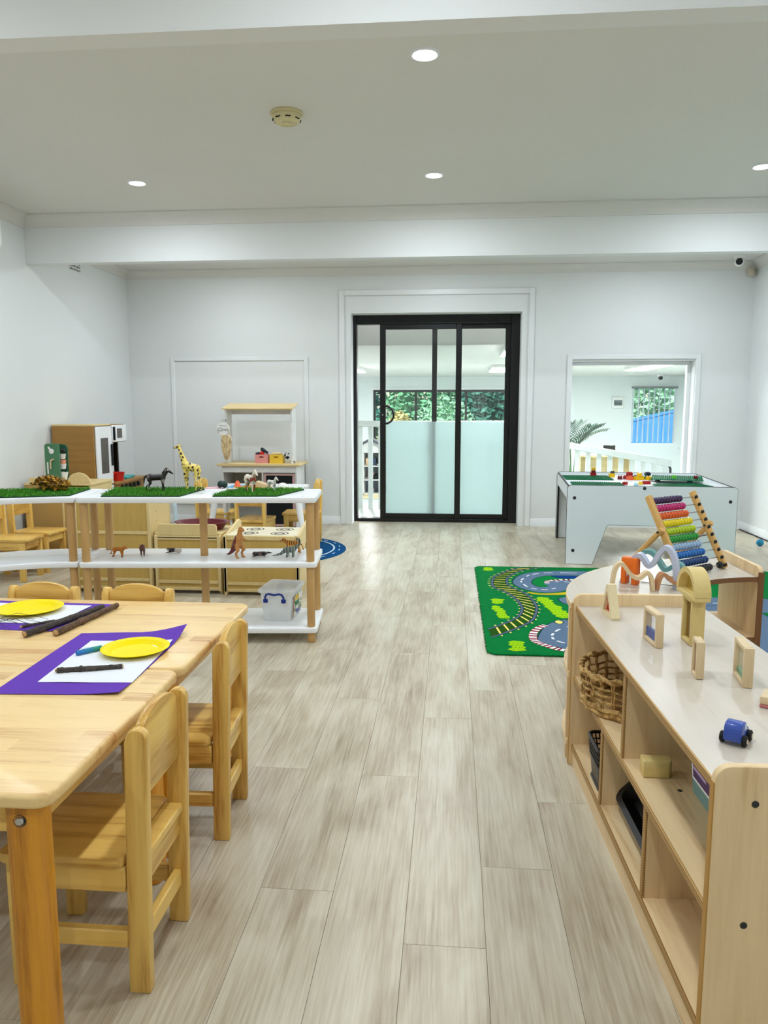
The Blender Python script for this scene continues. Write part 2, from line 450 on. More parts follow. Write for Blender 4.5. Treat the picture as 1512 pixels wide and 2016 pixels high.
# internal window
b = MB(); b.box(WX0, WX1, 7.74, 7.80, WZ0, WZ0 + .03, bev=.003).box(WX0, WX1, 7.74, 7.80, WZ1 - .035, WZ1, bev=.003)
b.box(WX0, WX0 + .02, 7.74, 7.80, WZ0 + .03, WZ1 - .035).box(WX1 - .035, WX1, 7.74, 7.80, WZ0 + .03, WZ1 - .035)
wf = struct(b.build('window_1', TRIM))
MB().box(WX0 + .02, WX1 - .035, 7.767, 7.773, WZ0 + .03, WZ1 - .035).build('pane', PANE, wf)

# sliding door: outer frame, a leaf pushed to the right, a fixed leaf behind it
b = MB(); FY0, FY1 = 7.80, 7.90
b.box(OX0, -.955, FY0, FY1, 0, 2.07, bev=.003).box(.575, OX1, FY0, FY1, 0, 2.07, bev=.003)
b.box(-.955, .575, FY0, FY1, 1.985, 2.07, bev=.003).box(-.955, .575, FY0, FY1, 0, .035, bev=.003)
door = struct(b.build('door_1', BLACK))
def leaf(name, x0, x1, y0, y1, st, top, bot, film_from=None):
    b = MB(); b.box(x0, x0 + st, y0, y1, .036, 1.984, bev=.003).box(x1 - st, x1, y0, y1, .036, 1.984, bev=.003)
    b.box(x0 + st, x1 - st, y0, y1, 1.984 - top, 1.984, bev=.003).box(x0 + st, x1 - st, y0, y1, .036, .036 + bot, bev=.003)
    o = b.build(name, BLACK, door); ym = y1 - .005; fx = x0 + st + .002 if film_from is None else film_from
    MB().box(x0 + st, x1 - st, ym - .003, ym + .003, .036 + bot, 1.984 - top).build('pane', PANE, o)
    MB().box(fx, x1 - st - .002, ym - .0052, ym - .0034, .036 + bot, 1.023).build('frosted_film', FILM, o)
    return o
lf = leaf('sliding_leaf', -.722, .095, 7.812, 7.840, .058, .05, .05)
leaf('fixed_leaf', -.20, .575, 7.8425, 7.878, .05, .045, .045, .097)
b = MB(); b.tube([(-.668 + .088 * math.sin(a), 7.775, 1.09 - .088 * math.cos(a)) for a in [PI * i / 18 for i in range(19)]], .010, 10)
b.cyl((-.668, 7.775, 1.178), (-.690, 7.812, 1.178), .009).cyl((-.668, 7.775, 1.002), (-.690, 7.812, 1.002), .009)
b.build('door_handle', BLACK, lf)
MB().cyl((-.695, 7.80, 1.09), (-.695, 7.812, 1.09), .007).build('lock', STEEL, lf)

# ------------------------------------------------------------------ ceiling fittings
RING = mat('lamp_ring', S(236, 240, 244), .4, .4)
DIFF = emit('lamp_diffuser', (.93, .97, 1, 1), 22)
def downlight(x, y, z, label):
    t = thing('downlight', label, 'ceiling light', (x, y, z), 0, 'round downlights')
    MB().lathe([(.046, -.004), (.052, -.009), (.060, -.006), (.062, 0), (.046, 0), (.046, -.004)], n=32).build('ring', RING, t)
    MB().lathe([(0, -.0045), (.030, -.0045), (.046, -.003)], n=32).build('diffuser', DIFF, t)
    ld = D.lights.new('bulb', 'AREA'); ld.shape = 'DISK'; ld.size = .085; ld.energy = LAMP_W; ld.color = LAMP_COL
    lo = D.objects.new('bulb', ld); col.objects.link(lo); lo.parent = t; lo.location = (0, 0, -.012)
    return t
names = {(0, 1): 'round white downlight by the near beam, just left of the wall unit', (1, 1): 'large round white downlight closest to the near beam, middle of the ceiling',
         (0, 2): 'round white downlight on the left half of the ceiling, before the far beam', (1, 2): 'round white downlight straight in front of the glass door and far beam',
         (2, 2): 'round white downlight cut by the right picture edge, before the far beam'}
for i, x in enumerate((-2.02, -.125, 1.83)):
    for j, y in enumerate((1.69, 3.355, 5.0, 6.66)):
        z = Z2 if j == 3 else Z1
        if j == 0: y = 1.55
        downlight(x, y, z, names.get((i, j), 'round white downlight %s, %s' % (('on the near side of the near beam', 'before the near beam', 'before the far beam', 'in the far bay behind the far beam')[j], ('nearest the left wall', 'of the middle row', 'nearest the right wall')[i])))
for i, x in enumerate((-2.02, -.125, 1.83)): downlight(x, -.6, Z1, 'round white downlight over the viewer, ' + ('nearest the left wall', 'of the middle row', 'nearest the right wall')[i])

CREAM = mat('aged_cream_plastic', S(214, 203, 158), .5, .3)
t = thing('smoke_alarm', 'round yellowed cream smoke alarm on the white ceiling', 'smoke alarm', (-.82, 3.93, Z1))
MB().lathe([(0, 0), (.078, 0), (.080, -.008), (.078, -.012), (.070, -.013)], n=36).build('base', CREAM, t)
MB().lathe([(.070, -.013), (.072, -.020), (.068, -.034), (.058, -.046), (.050, -.050), (.046, -.047), (0, -.047)], n=36).build('cover', CREAM, t)
MB().lathe([(.0, -.051), (.018, -.051), (.020, -.047), (.028, -.046)], n=20).build('test_button', CREAM, t)
for k in range(8):
    a = 2 * PI * k / 8 + .3
    M = Matrix.Translation((.0665 * math.cos(a), .0665 * math.sin(a), -.036)) @ Matrix.Rotation(a, 4, 'Z') @ RY(25)
    bm = MB(); bmesh.ops.create_cube(bm.b, size=1, matrix=M @ Matrix.Diagonal((.006, .026, .006, 1))); bm.build('vent_slot', RUBBER, t)

t = thing('security_camera', 'small white dome camera with black lens under the ceiling by the right corner', 'camera', (2.53, 7.31, Z2))
MB().lathe([(0, 0), (.055, 0), (.055, -.012), (.047, -.03), (0, -.03)], n=24).build('base', PLASTIC_W, t)
MB().ball((0, 0, -.055), .043, 20, 14).build('ball', PLASTIC_W, t)
d = Vector((-2.53, -7.31, -.9)).normalized()
MB().cyl(Vector((0, 0, -.055)) + d * .030, Vector((0, 0, -.055)) + d * .049, .030, .027, 20).build('lens', BLACK, t)
t = tag(MB().lathe([(0, 0), (.034, 0), (.036, -.01), (.036, -.05), (.030, -.062), (0, -.062)], n=20).build('sensor', mat('beige_fitting', S(196, 188, 170), .6, .2), loc=(2.735, 7.575, 2.425)),
        'small beige round fitting under the cornice in the right corner', 'fitting')

t = thing('wall_vent', 'white grille vent with black slots high on the left wall', 'vent', (XL, 6.56, 2.365))
b = MB(); b.box(0, .006, -.105, .105, -.05, .05, bev=.002); b.build('plate', TRIM, t)
for r in range(3):
    for c in range(9):
        MB().box(.004, .0068, -.094 + c * .0215, -.094 + c * .0215 + .011, -.038 + r * .027, -.038 + r * .027 + .017).build('slot', RUBBER, t)
t = thing('air_conditioner', 'edge of a white wall unit at the far left under the cornice', 'air conditioner', (XL, 4.70, 2.235))
b = MB(); b.prism(rrect(0, .195, 0, .20, .03), -.45, .45, 'y', M=None); b.build('housing', PLASTIC_W, t)
MB().box(.06, .19, -.42, .42, -.004, .003, bev=.001).build('louvre', PLASTIC_W, t)

# ------------------------------------------------------------------ the lower room beyond the door
GREENW = mat('pale_wall_beyond', S(229, 236, 235), .6, .25, var=.012)
AZ, AF, AY = 1.81, -.65, 16.5
AX0, AX1 = -3.7, 4.78
struct(MB().box(AX0 - .1, AX1 + .1, 7.92, AY + .1, AF - .1, AF).build('floor_beyond', mat('pale_vinyl', S(188, 196, 194), .4)))
struct(MB().box(AX0 - .1, AX1 + .1, 8.2, AY + .1, AZ, AZ + .6).box(AX0 - .1, AX1 + .1, 7.92, 8.2, 2.25, 2.41).build('ceiling_beyond', CEIL))  # raised step over the landing, shaped so the added strip brightens the drop
b = MB(); BX0, BX1, BZ0, BZ1 = -1.666, 1.3, .40, 1.54; CX0, CX1, CZ0, CZ1 = 3.70, 4.62, .40, 1.60
b.box(AX0, BX0, AY, AY + .15, AF, AZ).box(BX0, BX1, AY, AY + .15, AF, BZ0).box(BX0, BX1, AY, AY + .15, BZ1, AZ)
b.box(BX1, CX0, AY, AY + .15, AF, AZ).box(CX0, CX1, AY, AY + .15, AF, CZ0).box(CX0, CX1, AY, AY + .15, CZ1, AZ).box(CX1, AX1, AY, AY + .15, AF, AZ)
struct(b.build('wall_beyond', GREENW))
struct(MB().box(AX0 - .1, AX0, 7.92, AY + .1, AF, AZ).build('wall_beyond_left', GREENW))
b = MB(); b.box(AX1, AX1 + .1, 7.92, 14.9, AF, AZ).box(AX1, AX1 + .1, 14.9, 16.2, AF, .36).box(AX1, AX1 + .1, 14.9, 16.2, 1.40, AZ).box(AX1, AX1 + .1, 16.2, AY + .1, AF, AZ)
struct(b.build('wall_beyond_right', GREENW))
b = MB(); b.box(AX1 - .02, AX1 + .06, 14.9, 14.94, .36, 1.4).box(AX1 - .02, AX1 + .06, 16.16, 16.2, .36, 1.4).box(AX1 - .02, AX1 + .06, 14.9, 16.2, 1.36, 1.4).box(AX1 - .16, AX1 + .06, 14.85, 16.25, .33, .36)
wv = struct(b.build('window_4', TRIM)); MB().box(AX1 + .02, AX1 + .025, 14.94, 16.16, .36, 1.36).build('pane', PANE, wv)
MB().box(AX1 - .03, AX1 - .012, 15.50, 15.54, .70, .82).build('latch', BLACK, wv)
struct(MB().box(AX0, 1.18, 7.92, 8.92, AF, 0).build('floor_landing', mat('landing_vinyl', S(190, 194, 188), .4)))
struct(MB().prism([(1.18, AF), (1.18, 0), (4.78, -.62), (4.78, AF)], 7.92, 8.92, 'y').build('floor_ramp', mat('ramp_vinyl', S(190, 194, 188), .4)))

def window_unit(name, x0, x1, z0, z1, m, fw, mull=()):
    b = MB(); y0, y1 = AY - .01, AY + .07
    b.box(x0, x0 + fw, y0, y1, z0, z1).box(x1 - fw, x1, y0, y1, z0, z1).box(x0 + fw, x1 - fw, y0, y1, z0, z0 + fw).box(x0 + fw, x1 - fw, y0, y1, z1 - fw, z1)
    for q in mull: b.box(q - fw / 2, q + fw / 2, y0, y1, z0 + fw, z1 - fw)
    o = struct(b.build(name, m)); e = [x0 + fw] + [q for q in mull] + [x1 - fw]
    for a, c in zip(e, e[1:]): MB().box(a + .01, c - .01, AY + .03, AY + .034, z0 + fw, z1 - fw).build('pane', PANE, o)
    return o
window_unit('window_2', BX0, BX1, BZ0, BZ1, BLACK, .045, (-.757, .30))
struct(MB().box(BX0 - .05, BX1 + .05, AY - .03, AY, BZ1, BZ1 + .035).build('trim_9', TRIM))
window_unit('window_3', CX0, CX1, CZ0, CZ1, TRIM, .03)
t = thing('vertical_blind', 'open white vertical blind with grey headrail in the window beyond', 'blind', ((CX0 + CX1) / 2, AY - .06, 0))
MB().box(-.46, .46, -.025, .015, CZ1 - .045, CZ1 - .005, bev=.004).build('headrail', mat('grey_headrail', S(120, 128, 130), .5), t)
SHEER = translucent('sheer_slat', S(244, 248, 252), .1, .6, .0)
for k in range(9):
    M = Matrix.Translation((-.42 + k * .105, 0, (CZ0 + CZ1) / 2)) @ RZ(12)
    bm = MB(); bmesh.ops.create_cube(bm.b, size=1, matrix=M @ Matrix.Diagonal((.028, .002, CZ1 - CZ0 - .10, 1))); bm.build('slat', SHEER, t)

PANELM = emit('light_panel_diffuser', (.95, .985, 1, 1), PANEL_E)
for n_, (x, y0, y1, lb) in enumerate(((.72, 8.23, 9.3, 'white rectangular light panel just beyond the top of the glass door'), (.78, 11.9, 13.2, 'white rectangular light panel deeper in the room beyond, seen through the right door leaf'),
                      (-1.62, 11.9, 13.2, 'white rectangular light panel seen at the left edge of the door gap'), (2.95, 11.3, 13.0, 'bright rectangular light panel seen through the internal window'))):
    t = thing('light_panel', lb, 'ceiling light', (x, (y0 + y1) / 2, AZ), 0, 'light panels in the room beyond')
    h = (y1 - y0) / 2
    MB().box(-.17, .17, -h, h, -.05, 0, bev=.006).build('housing', PLASTIC_W, t); MB().box(-.155, .155, -h + .015, h - .015, -.056, -.049).build('diffuser', PANELM, t)

t = thing('light_panel', 'slim added fill light strip, unseen over the landing behind the head of the sliding door', 'ceiling light', (-.1, 8.04, 2.25), 0, 'light panels in the room beyond')  # added lamp, out of view; brightens the ceiling drop and the railing
MB().box(-.9, .9, -.05, .05, -.03, 0, bev=.004).build('housing', PLASTIC_W, t); MB().box(-.88, .88, -.035, .035, -.034, -.029).build('diffuser', emit('added_strip_diffuser', (.94, .985, 1, 1), 6), t)
RAILW = mat('pale_painted_rail', S(228, 234, 230), .4)
t = thing('balustrade', 'pale painted railing with flat upright slats right behind the sliding door', 'railing', (-.2, 8.8, 0))
MB().box(-1.4, 1.35, -.03, .03, .945, 1.016, bev=.006).build('handrail', RAILW, t)
sl = None
for k in range(23):
    x = -1.36 + k * .1175 + .05
    o = MB().box(-.026, .026, -.012, .012, 0, .945).build('slat', RAILW, t) if sl is None else copy_tree(sl, t)
    sl = o; o.location = (x, 0, 0)
t = thing('ramp_railing', 'pale sloping railing with flat slats seen through the internal window', 'railing', (1.24, 8.8, 0))
zr = lambda x: .79 - .172 * x
MB().prism([(0, .79), (1.2, zr(1.2)), (1.2, zr(1.2) - .075), (0, .715)], -.03, .03, 'y', bev=.006).build('handrail', RAILW, t)
for k in range(10):
    x = .05 + k * .121; MB().box(x - .026, x + .026, -.012, .012, -.172 * x - .012, zr(x) - .07).build('slat', RAILW, t)
pts = [(2.36, 8.86, .52), (2.40, 8.86, .535), (2.435, 8.86, .52), (2.452, 8.86, .48), (2.456, 8.86, .30), (2.456, 8.86, -.22)]
tag(MB().tube(pts, .014, 10).build('grab_pole', BLACK), 'black bent pole beside the low end of the sloping railing', 'pole')

t = thing('switch_box', 'grey and white electrical box on the wall beyond the internal window', 'electrical box', (3.43, AY, 1.265))
MB().box(-.115, .115, -.06, 0, -.115, .115, bev=.008).build('case', PLASTIC_W, t); MB().box(-.08, .085, -.068, -.055, -.06, .05, bev=.003).build('door', mat('smoke_grey', S(96, 108, 110), .2), t)
for k in range(4): MB().box(-.06 + k * .035, -.04 + k * .035, -.072, -.066, -.03, .0).build('breaker', RUBBER, t)
t = thing('security_camera', 'tiny dark-eyed camera on the ceiling of the room beyond', 'camera', (4.12, 15.9, AZ))
MB().lathe([(0, 0), (.06, 0), (.05, -.04), (0, -.05)], n=16).build('base', PLASTIC_W, t); MB().ball((0, -.02, -.06), .045).build('lens', BLACK, t)

# dollhouse on a low table, seen through the gap of the door
t = thing('low_table', 'pale low wooden table under the dollhouse in the room beyond', 'table', (-1.15, 10.62, AF))
PALEW = wood('pale_ply_beyond', S(238, 224, 178), S(214, 194, 140), 'x', 1, .4)
MB().box(-.55, .55, -.42, .42, .60, .63, bev=.006).build('tabletop', PALEW, t)
for sx in (-1, 1):
    for sy in (-1, 1): MB().box(sx * .5 - .03, sx * .5 + .03, sy * .37 - .03, sy * .37 + .03, 0, .60).build('leg', PALEW, t)
MB().box(-.5, .5, -.36, .36, .30, .32).build('shelf', PALEW, t)
for sx in (-.3, .1): tag(MB().box(-.10, .10, -.1, .1, 0, .11, bev=.01).build('tray', mat('white_tray', S(232, 232, 236), .4), loc=(-1.15 + sx, 10.40, AF + .321)), 'white plastic tray on the shelf below the dollhouse, ' + ('left one' if sx < 0 else 'right one'), 'tray', 'white trays under the dollhouse')
t = thing('dollhouse', 'white open-fronted dollhouse with grey rooms behind the railing slats', 'dollhouse', (-1.10, 10.60, AF + .63))
b = MB(); 
for x in (-.30, -.10, .12, .30): b.box(x - .008, x + .008, -.12, .12, 0, .58)
for z in (0, .19, .38, .57): b.box(-.30, .30, -.12, .12, z, z + .014)
b.build('shell', PLASTIC_W, t)
MB().prism([(-.34, .56), (0, .74), (.34, .56), (.34, .59), (0, .775), (-.34, .59)], -.14, .14, 'y').build('roof', mat('grey_roof', S(90, 96, 102), .5), t)
MB().prism([(-.30, .58), (.30, .58), (0, .735)], -.10, .12, 'y').build('gable', PLASTIC_W, t)
for k, c in enumerate(((120, 132, 150), (150, 156, 160), (170, 172, 174))): MB().box(-.292, .292, .105, .115, .195 * k + .014, .195 * k + .18).build('wallpaper', mat('wallpaper_%d' % k, S(*c), .6), t)
for x, z, c in ((-.2, .395, (30, 34, 40)), (-.03, .395, (214, 186, 150)), (.03, .395, (58, 70, 96)), (.2, .395, (232, 150, 160)), (0, .205, (206, 170, 176)), (.05, .205, (30, 30, 34)), (.21, .205, (214, 60, 76)), (-.2, .015, (190, 50, 130)), (.0, .015, (150, 150, 152)), (.2, .015, (110, 110, 116))):
    MB().box(x - .045, x + .045, -.06, .06, z, z + rnd.uniform(.05, .10), bev=.006).build('furniture', mat('toy_furniture', S(*c), .5), t)

def leaf_blade(b, base, d, ln, wd, droop=.5, n=5):
    """one long curved leaf of a palm frond or plant, with a folded midrib"""
    d = Vector(d).normalized(); side = d.cross(Vector((0, 0, 1)));
    side = side.normalized() if side.length > 1e-3 else Vector((1, 0, 0))
    L_, R_, C_ = [], [], []
    for i in range(n + 1):
        t = i / n; p = Vector(base) + d * ln * t + Vector((0, 0, -droop * ln * t * t))
        wv_ = wd * math.sin(PI * min(1, .12 + .88 * t)) if i < n else 0
        C_.append(b.b.verts.new(p)); L_.append(b.b.verts.new(p + side * wv_ + Vector((0, 0, wv_ * .3)))); R_.append(b.b.verts.new(p - side * wv_ + Vector((0, 0, wv_ * .3))))
    for i in range(n):
        b.b.faces.new((C_[i], C_[i + 1], L_[i + 1], L_[i])); b.b.faces.new((R_[i], R_[i + 1], C_[i + 1], C_[i]))
LEAF = mat('palm_leaf', S(26, 68, 54), .45, .4, var=.25, vscale=9)
t = thing('potted_palm', 'dark green potted palm behind the railing, seen through the internal window', 'plant', (1.80, 11.6, AF))
MB().lathe([(0, 0), (.13, 0), (.17, .30), (.18, .32), (.16, .32), (.15, .28), (0, .28)], n=20).build('pot', PALEW, t)
b = MB()
for k in range(6): b.tube([(.03 * math.cos(k), .03 * math.sin(k), .28), (.05 * math.cos(k), .05 * math.sin(k), .9), (.1 * math.cos(k), .1 * math.sin(k), 1.36)], [.014, .011, .007], 6)
b.build('stem', mat('palm_stem', S(72, 104, 52), .5), t)
for k in range(13):
    a = k * 2 * PI / 13 + .2; el = .85 + .5 * ((k * 7) % 5) / 5
    b = MB(); d = Vector((math.cos(a), math.sin(a) * .6, el)).normalized(); base = Vector((.08 * math.cos(a), .08 * math.sin(a), 1.28))
    for i in range(13):
        tt = i / 12; p = base + d * .52 * tt + Vector((0, 0, -.16 * tt * tt)); sd_ = d.cross(Vector((0, 0, 1))).normalized()
        for s_ in (-1, 1): leaf_blade(b, p, d * .75 + sd_ * s_ * (1 - .5 * tt) + Vector((0, 0, .2)), .24 * (1 - .45 * tt), .010, .25, 4)
    b.build('frond', LEAF, t, smooth=60)
t = thing('desk', 'pale wooden shelf desk behind the sloping railing', 'desk', (2.35, 12.1, AF))
MB().box(-.42, .42, -.25, .25, 1.07, 1.10, bev=.004).build('top', PALEW, t); MB().box(-.40, .40, .20, .22, .10, 1.07).build('back_panel', PALEW, t)
for sx in (-.41, .39): MB().box(sx, sx + .02, -.24, .24, 0, 1.07).build('side_panel', PALEW, t)
MB().box(-.39, .39, -.22, .2, .55, .57).build('shelf', PALEW, t)
t = thing('desk_monitor', 'small dark screen on the pale desk beyond the window', 'screen', (2.42, 12.1, AF + 1.10))
MB().box(-.09, .09, -.01, .01, .03, .14, bev=.004).build('screen', BLACK, t); MB().box(-.03, .03, -.04, .04, 0, .01).build('foot', BLACK, t); MB().cyl((0, .005, .005), (0, .005, .05), .01).build('stem', BLACK, t)

# outside: garden behind the far windows
struct(MB().box(-30, 40, 16.7, 60, AF - .3, AF - .2).build('ground', mat('garden_ground', S(150, 150, 110), .9, .1, var=.3, vscale=.8)))
def crown(b, n, cx, cz, rx, ry, rz_, size, rg):
    for _ in range(n):
        while 1:
            v = Vector((rg.uniform(-1, 1), rg.uniform(-1, 1), rg.uniform(-1, 1)))
            if .35 < v.length < 1: break
        p = Vector((cx + v.x * rx, v.y * ry, cz + v.z * rz_)); u = Vector((rg.gauss(0, 1), rg.gauss(0, 1), rg.gauss(0, .6))).normalized(); q = u.orthogonal().normalized()
        s_ = size * rg.uniform(.6, 1.3)
        vs = [b.b.verts.new(p + x) for x in (-u * s_, q * s_ * .45, u * s_, -q * s_ * .45)]; b.b.faces.new(vs)
TL = [mat('leaf_dark', S(64, 124, 108), .5, .3, var=.4, vscale=3), mat('leaf_mid', S(112, 176, 134), .5, .3, var=.4, vscale=3), mat('leaf_pale', S(160, 212, 172), .5, .3, var=.3, vscale=3), mat('leaf_yellow', S(206, 196, 130), .5, .3, var=.3, vscale=3)]
BARK = mat('bark', S(92, 78, 62), .9, .1, var=.3)
for k, (x, y, h, wd, c, lb) in enumerate(((-3.4, 21, 3.6, 1.6, 0, 'blue-green dense tree behind the left pane of the far window'), (-.55, 26, 4.4, 1.8, 1, 'leafy mid-green tree behind the centre mullion of the far window'), (1.6, 22.5, 3.6, 1.5, 0, 'dark green tree behind the right pane of the far window'),
        (-1.35, 20.3, 1.9, .42, 3, 'small yellow-leaved shrub before the dense tree outside'), (-.2, 21.5, 2.3, .9, 2, 'pale green bush low in the far window'), (5.4, 22.5, 4.2, 1.9, 2, 'pale leafy tree above the blue panel outside'), (3.0, 30, 4.5, 2.2, 0, 'dark tree between the two far windows outside'), (9.2, 28, 4.6, 2.2, 1, 'mid-green tree at the right beyond the blue panel'))):
    t = thing('tree' if h > 2.5 else 'shrub', lb, 'tree' if h > 2.5 else 'shrub', (x, y, AF - .2), 0, 'greenery behind the far windows')
    rg = random.Random(k + 3); b = MB(); b.tube([(0, 0, 0), (.05, 0, h * .3), (.0, .05, h * .62)], [.11 * wd / 1.5, .08, .04], 8); b.build('trunk', BARK, t)
    b = MB(); crown(b, 5200 if h > 2.5 else 2000, 0, h * .56, wd, wd * .7, h * .46, .12 if h > 2.5 else .075, rg); tag(b.build('foliage', TL[c], t, smooth=0), kind='stuff')
t = thing('blue_shade_panel', 'bright blue slanted panel outside the window with the vertical blind', 'panel', (5.35, 19.2, AF - .2))
BLUE = mat('bright_blue_sheet', S(70, 150, 226), .5)
for k in range(12):
    x = -1.1 + k * .2; MB().prism([(x, 0), (x + .196, 0), (x + .196, 1.955 + .223 * (x + .196)), (x, 1.955 + .223 * x)], -.02, .02, 'y').build('panel', BLUE, t)
MB().prism([(-1.1, 1.66), (1.3, 2.195), (1.3, 2.26), (-1.1, 1.725)], -.04, .04, 'y').build('capping', BLUE, t)
t = thing('garden_wall', 'pale sunlit sloping garden wall at the foot of the trees', 'wall', (1.5, 19.6, AF - .2))
for k in range(8): MB().box(-1.2 + k * .3, -.905 + k * .3, -.1, .1, 0, 1.0 + .055 * k, bev=.01).build('stone', mat('pale_stone', S(224, 210, 196), .8), t)

# ------------------------------------------------------------------ woods
PL, PD = S(240, 198, 106), S(174, 112, 28)              # lacquered pine
def ply_edge():
    m, n, l, p = new_mat('plywood_edge'); p.inputs['Roughness'].default_value = .5
    tc = n.new('ShaderNodeTexCoord'); sp = n.new('ShaderNodeSeparateXYZ'); l.new(tc.outputs['Object'], sp.inputs[0])
    ad = n.new('ShaderNodeMath'); ad.operation = 'ADD'; l.new(sp.outputs[1], ad.inputs[0]); l.new(sp.outputs[2], ad.inputs[1])
    k = n.new('ShaderNodeMath'); k.operation = 'MULTIPLY'; k.inputs[1].default_value = 1050; l.new(sp.outputs[2], k.inputs[0])
    s_ = n.new('ShaderNodeMath'); s_.operation = 'SINE'; l.new(k.outputs[0], s_.inputs[0])
    r = ramp(n, [(.2, S(144, 104, 50)), (.8, S(196, 156, 92))])
    mr = n.new('ShaderNodeMapRange'); mr.inputs[1].default_value = -1; l.new(s_.outputs[0], mr.inputs[0]); l.new(mr.outputs[0], r.inputs[0]); l.new(r.outputs[0], p.inputs['Base Color'])
    return m
PINE = {a: wood('lacquered_pine_' + a, PL, PD, a, 1, .36, 1.0, .16, .10) for a in 'xyz'}
PLL, PLD = S(236, 208, 150), S(206, 160, 92)
PINE_TOP = wood('pine_staves', S(246, 212, 148), S(186, 118, 48), 'x', 1, .36, .45, .05, .08, stave=(.33, .052))
BIRCH = {a: wood('birch_ply_' + a, S(240, 212, 166), S(196, 154, 102), a, .8, .42, .7, .08) for a in 'xyz'}
BIRCH_TOP = wood('pale_birch_top', S(210, 200, 186), S(188, 172, 150), 'y', .7, .34, .5, .04, .1)
PLYEDGE = ply_edge()
BEECH = wood('beech_dowel', S(206, 164, 104), S(166, 120, 66), 'z', 1.2, .4, .4, .10)
KITW = wood('toy_kitchen_panel', S(206, 172, 94), S(168, 130, 60), 'z', 1.1, .45, .4, .08)
KITF = wood('toy_kitchen_frame', S(232, 208, 150), S(204, 172, 110), 'z', 1, .45, .35, .06)
OAK = wood('oak_laminate', S(172, 128, 66), S(126, 86, 40), 'x', 1, .45, .6, .06)
RAWW = {a: wood('raw_beech_block_' + a, S(228, 204, 164), S(200, 168, 118), a, 1.6, .5, .35, .10) for a in 'xyz'}

# ------------------------------------------------------------------ children's chairs
def make_chair(label, group):
    """local +y is where the sitter looks; the two rear legs run up into back posts"""
    t = thing('childs_chair', label, 'chair', group=group)
    for s in (-1, 1):
        x = s * .1095
        pts = [(-.022, 0), (.022, 0), (.022, .27), (.020, .526)] + [(.0 + .0205 * math.cos(R(a)) - .004, .532 + .0205 * math.sin(R(a))) for a in (10, 40, 65, 90, 115, 140, 170)] + [(-.0245, .526), (-.022, .27)]
        MB().prism([(-.12 + y - (.010 * z / .55), z) for y, z in pts], x - .0125, x + .0125, 'x', bev=.004, seg=2).build('back_leg', PINE['z'], t)
        MB().box(x - .0125, x + .0125, .105, .145, 0, .270, bev=.004, seg=2).build('front_leg', PINE['z'], t)
        MB().box(x - .011, x + .011, -.10, .107, .215, .268, bev=.003).build('side_rail', PINE['y'], t)
        MB().box(x - .010, x + .010, -.10, .107, .095, .132, bev=.003).build('side_stretcher', PINE['y'], t)
    MB().prism(rrect(-.128, .128, -.098, .160, .018), .268, .290, 'z', bev=.005, seg=2).build('seat', PINE['y'], t)
    MB().box(-.098, .098, -.140, -.099, .270, .2895, bev=.003).build('seat_back_edge', PINE['y'], t)
    MB().box(-.098, .098, -.131, -.112, .214, .266, bev=.003).build('rear_rail', PINE['x'], t)
    MB().box(-.098, .098, -.131, -.112, .092, .130, bev=.003).build('rear_stretcher', PINE['x'], t)
    MB().box(-.098, .098, .118, .136, .214, .266, bev=.003).build('front_rail', PINE['x'], t)
    arch = [(-.098, .400), (.098, .400)] + [(.098 * math.cos(PI * i / 14), .522 + .046 * math.sin(PI * i / 14) ** .9 if 0 < i < 14 else .522) for i in range(15)]
    MB().prism(arch, -.137, -.118, 'y', bev=.004, seg=2).build('backrest', PINE['x'], t)
    return t
G1 = 'pine chairs at the craft tables'
c0 = make_chair('pine child\'s chair nearest the viewer, pushed under the side of the near craft table', G1)
c0.location = (-.727, 1.468, 0); c0.rotation_euler.z = R(90)
again(c0, 'pine child\'s chair at the side of the far craft table, behind the nearest chair', (-.733, 2.012, 0), R(93))
again(c0, 'pine chair with arched back at the far table edge, left of the pair', (-1.395, 2.352, 0), R(180))
again(c0, 'pine chair with arched back at the far table edge, near the white shelf posts', (-1.060, 2.352, 0), R(180))
G2 = 'pine chairs in the play corner'
again(c0, 'pine chair by the left wall, the nearer of two side by side', (-2.98, 4.945, 0), R(-90), G2)
again(c0, 'pine chair by the left wall, the farther of two, beside the brown cupboard', (-2.97, 5.25, 0), R(-93), G2)
again(c0, 'pine chair at the right side of the white table, next to the open floor', (-1.250, 6.40, 0), R(92), G2)
again(c0, 'pine chair at the left side of the white table, behind the giraffe', (-2.00, 6.40, 0), R(-90), G2)
again(c0, 'pine chair on the near side of the white table, behind the toy stove', (-1.55, 5.965, 0), R(-3), G2)

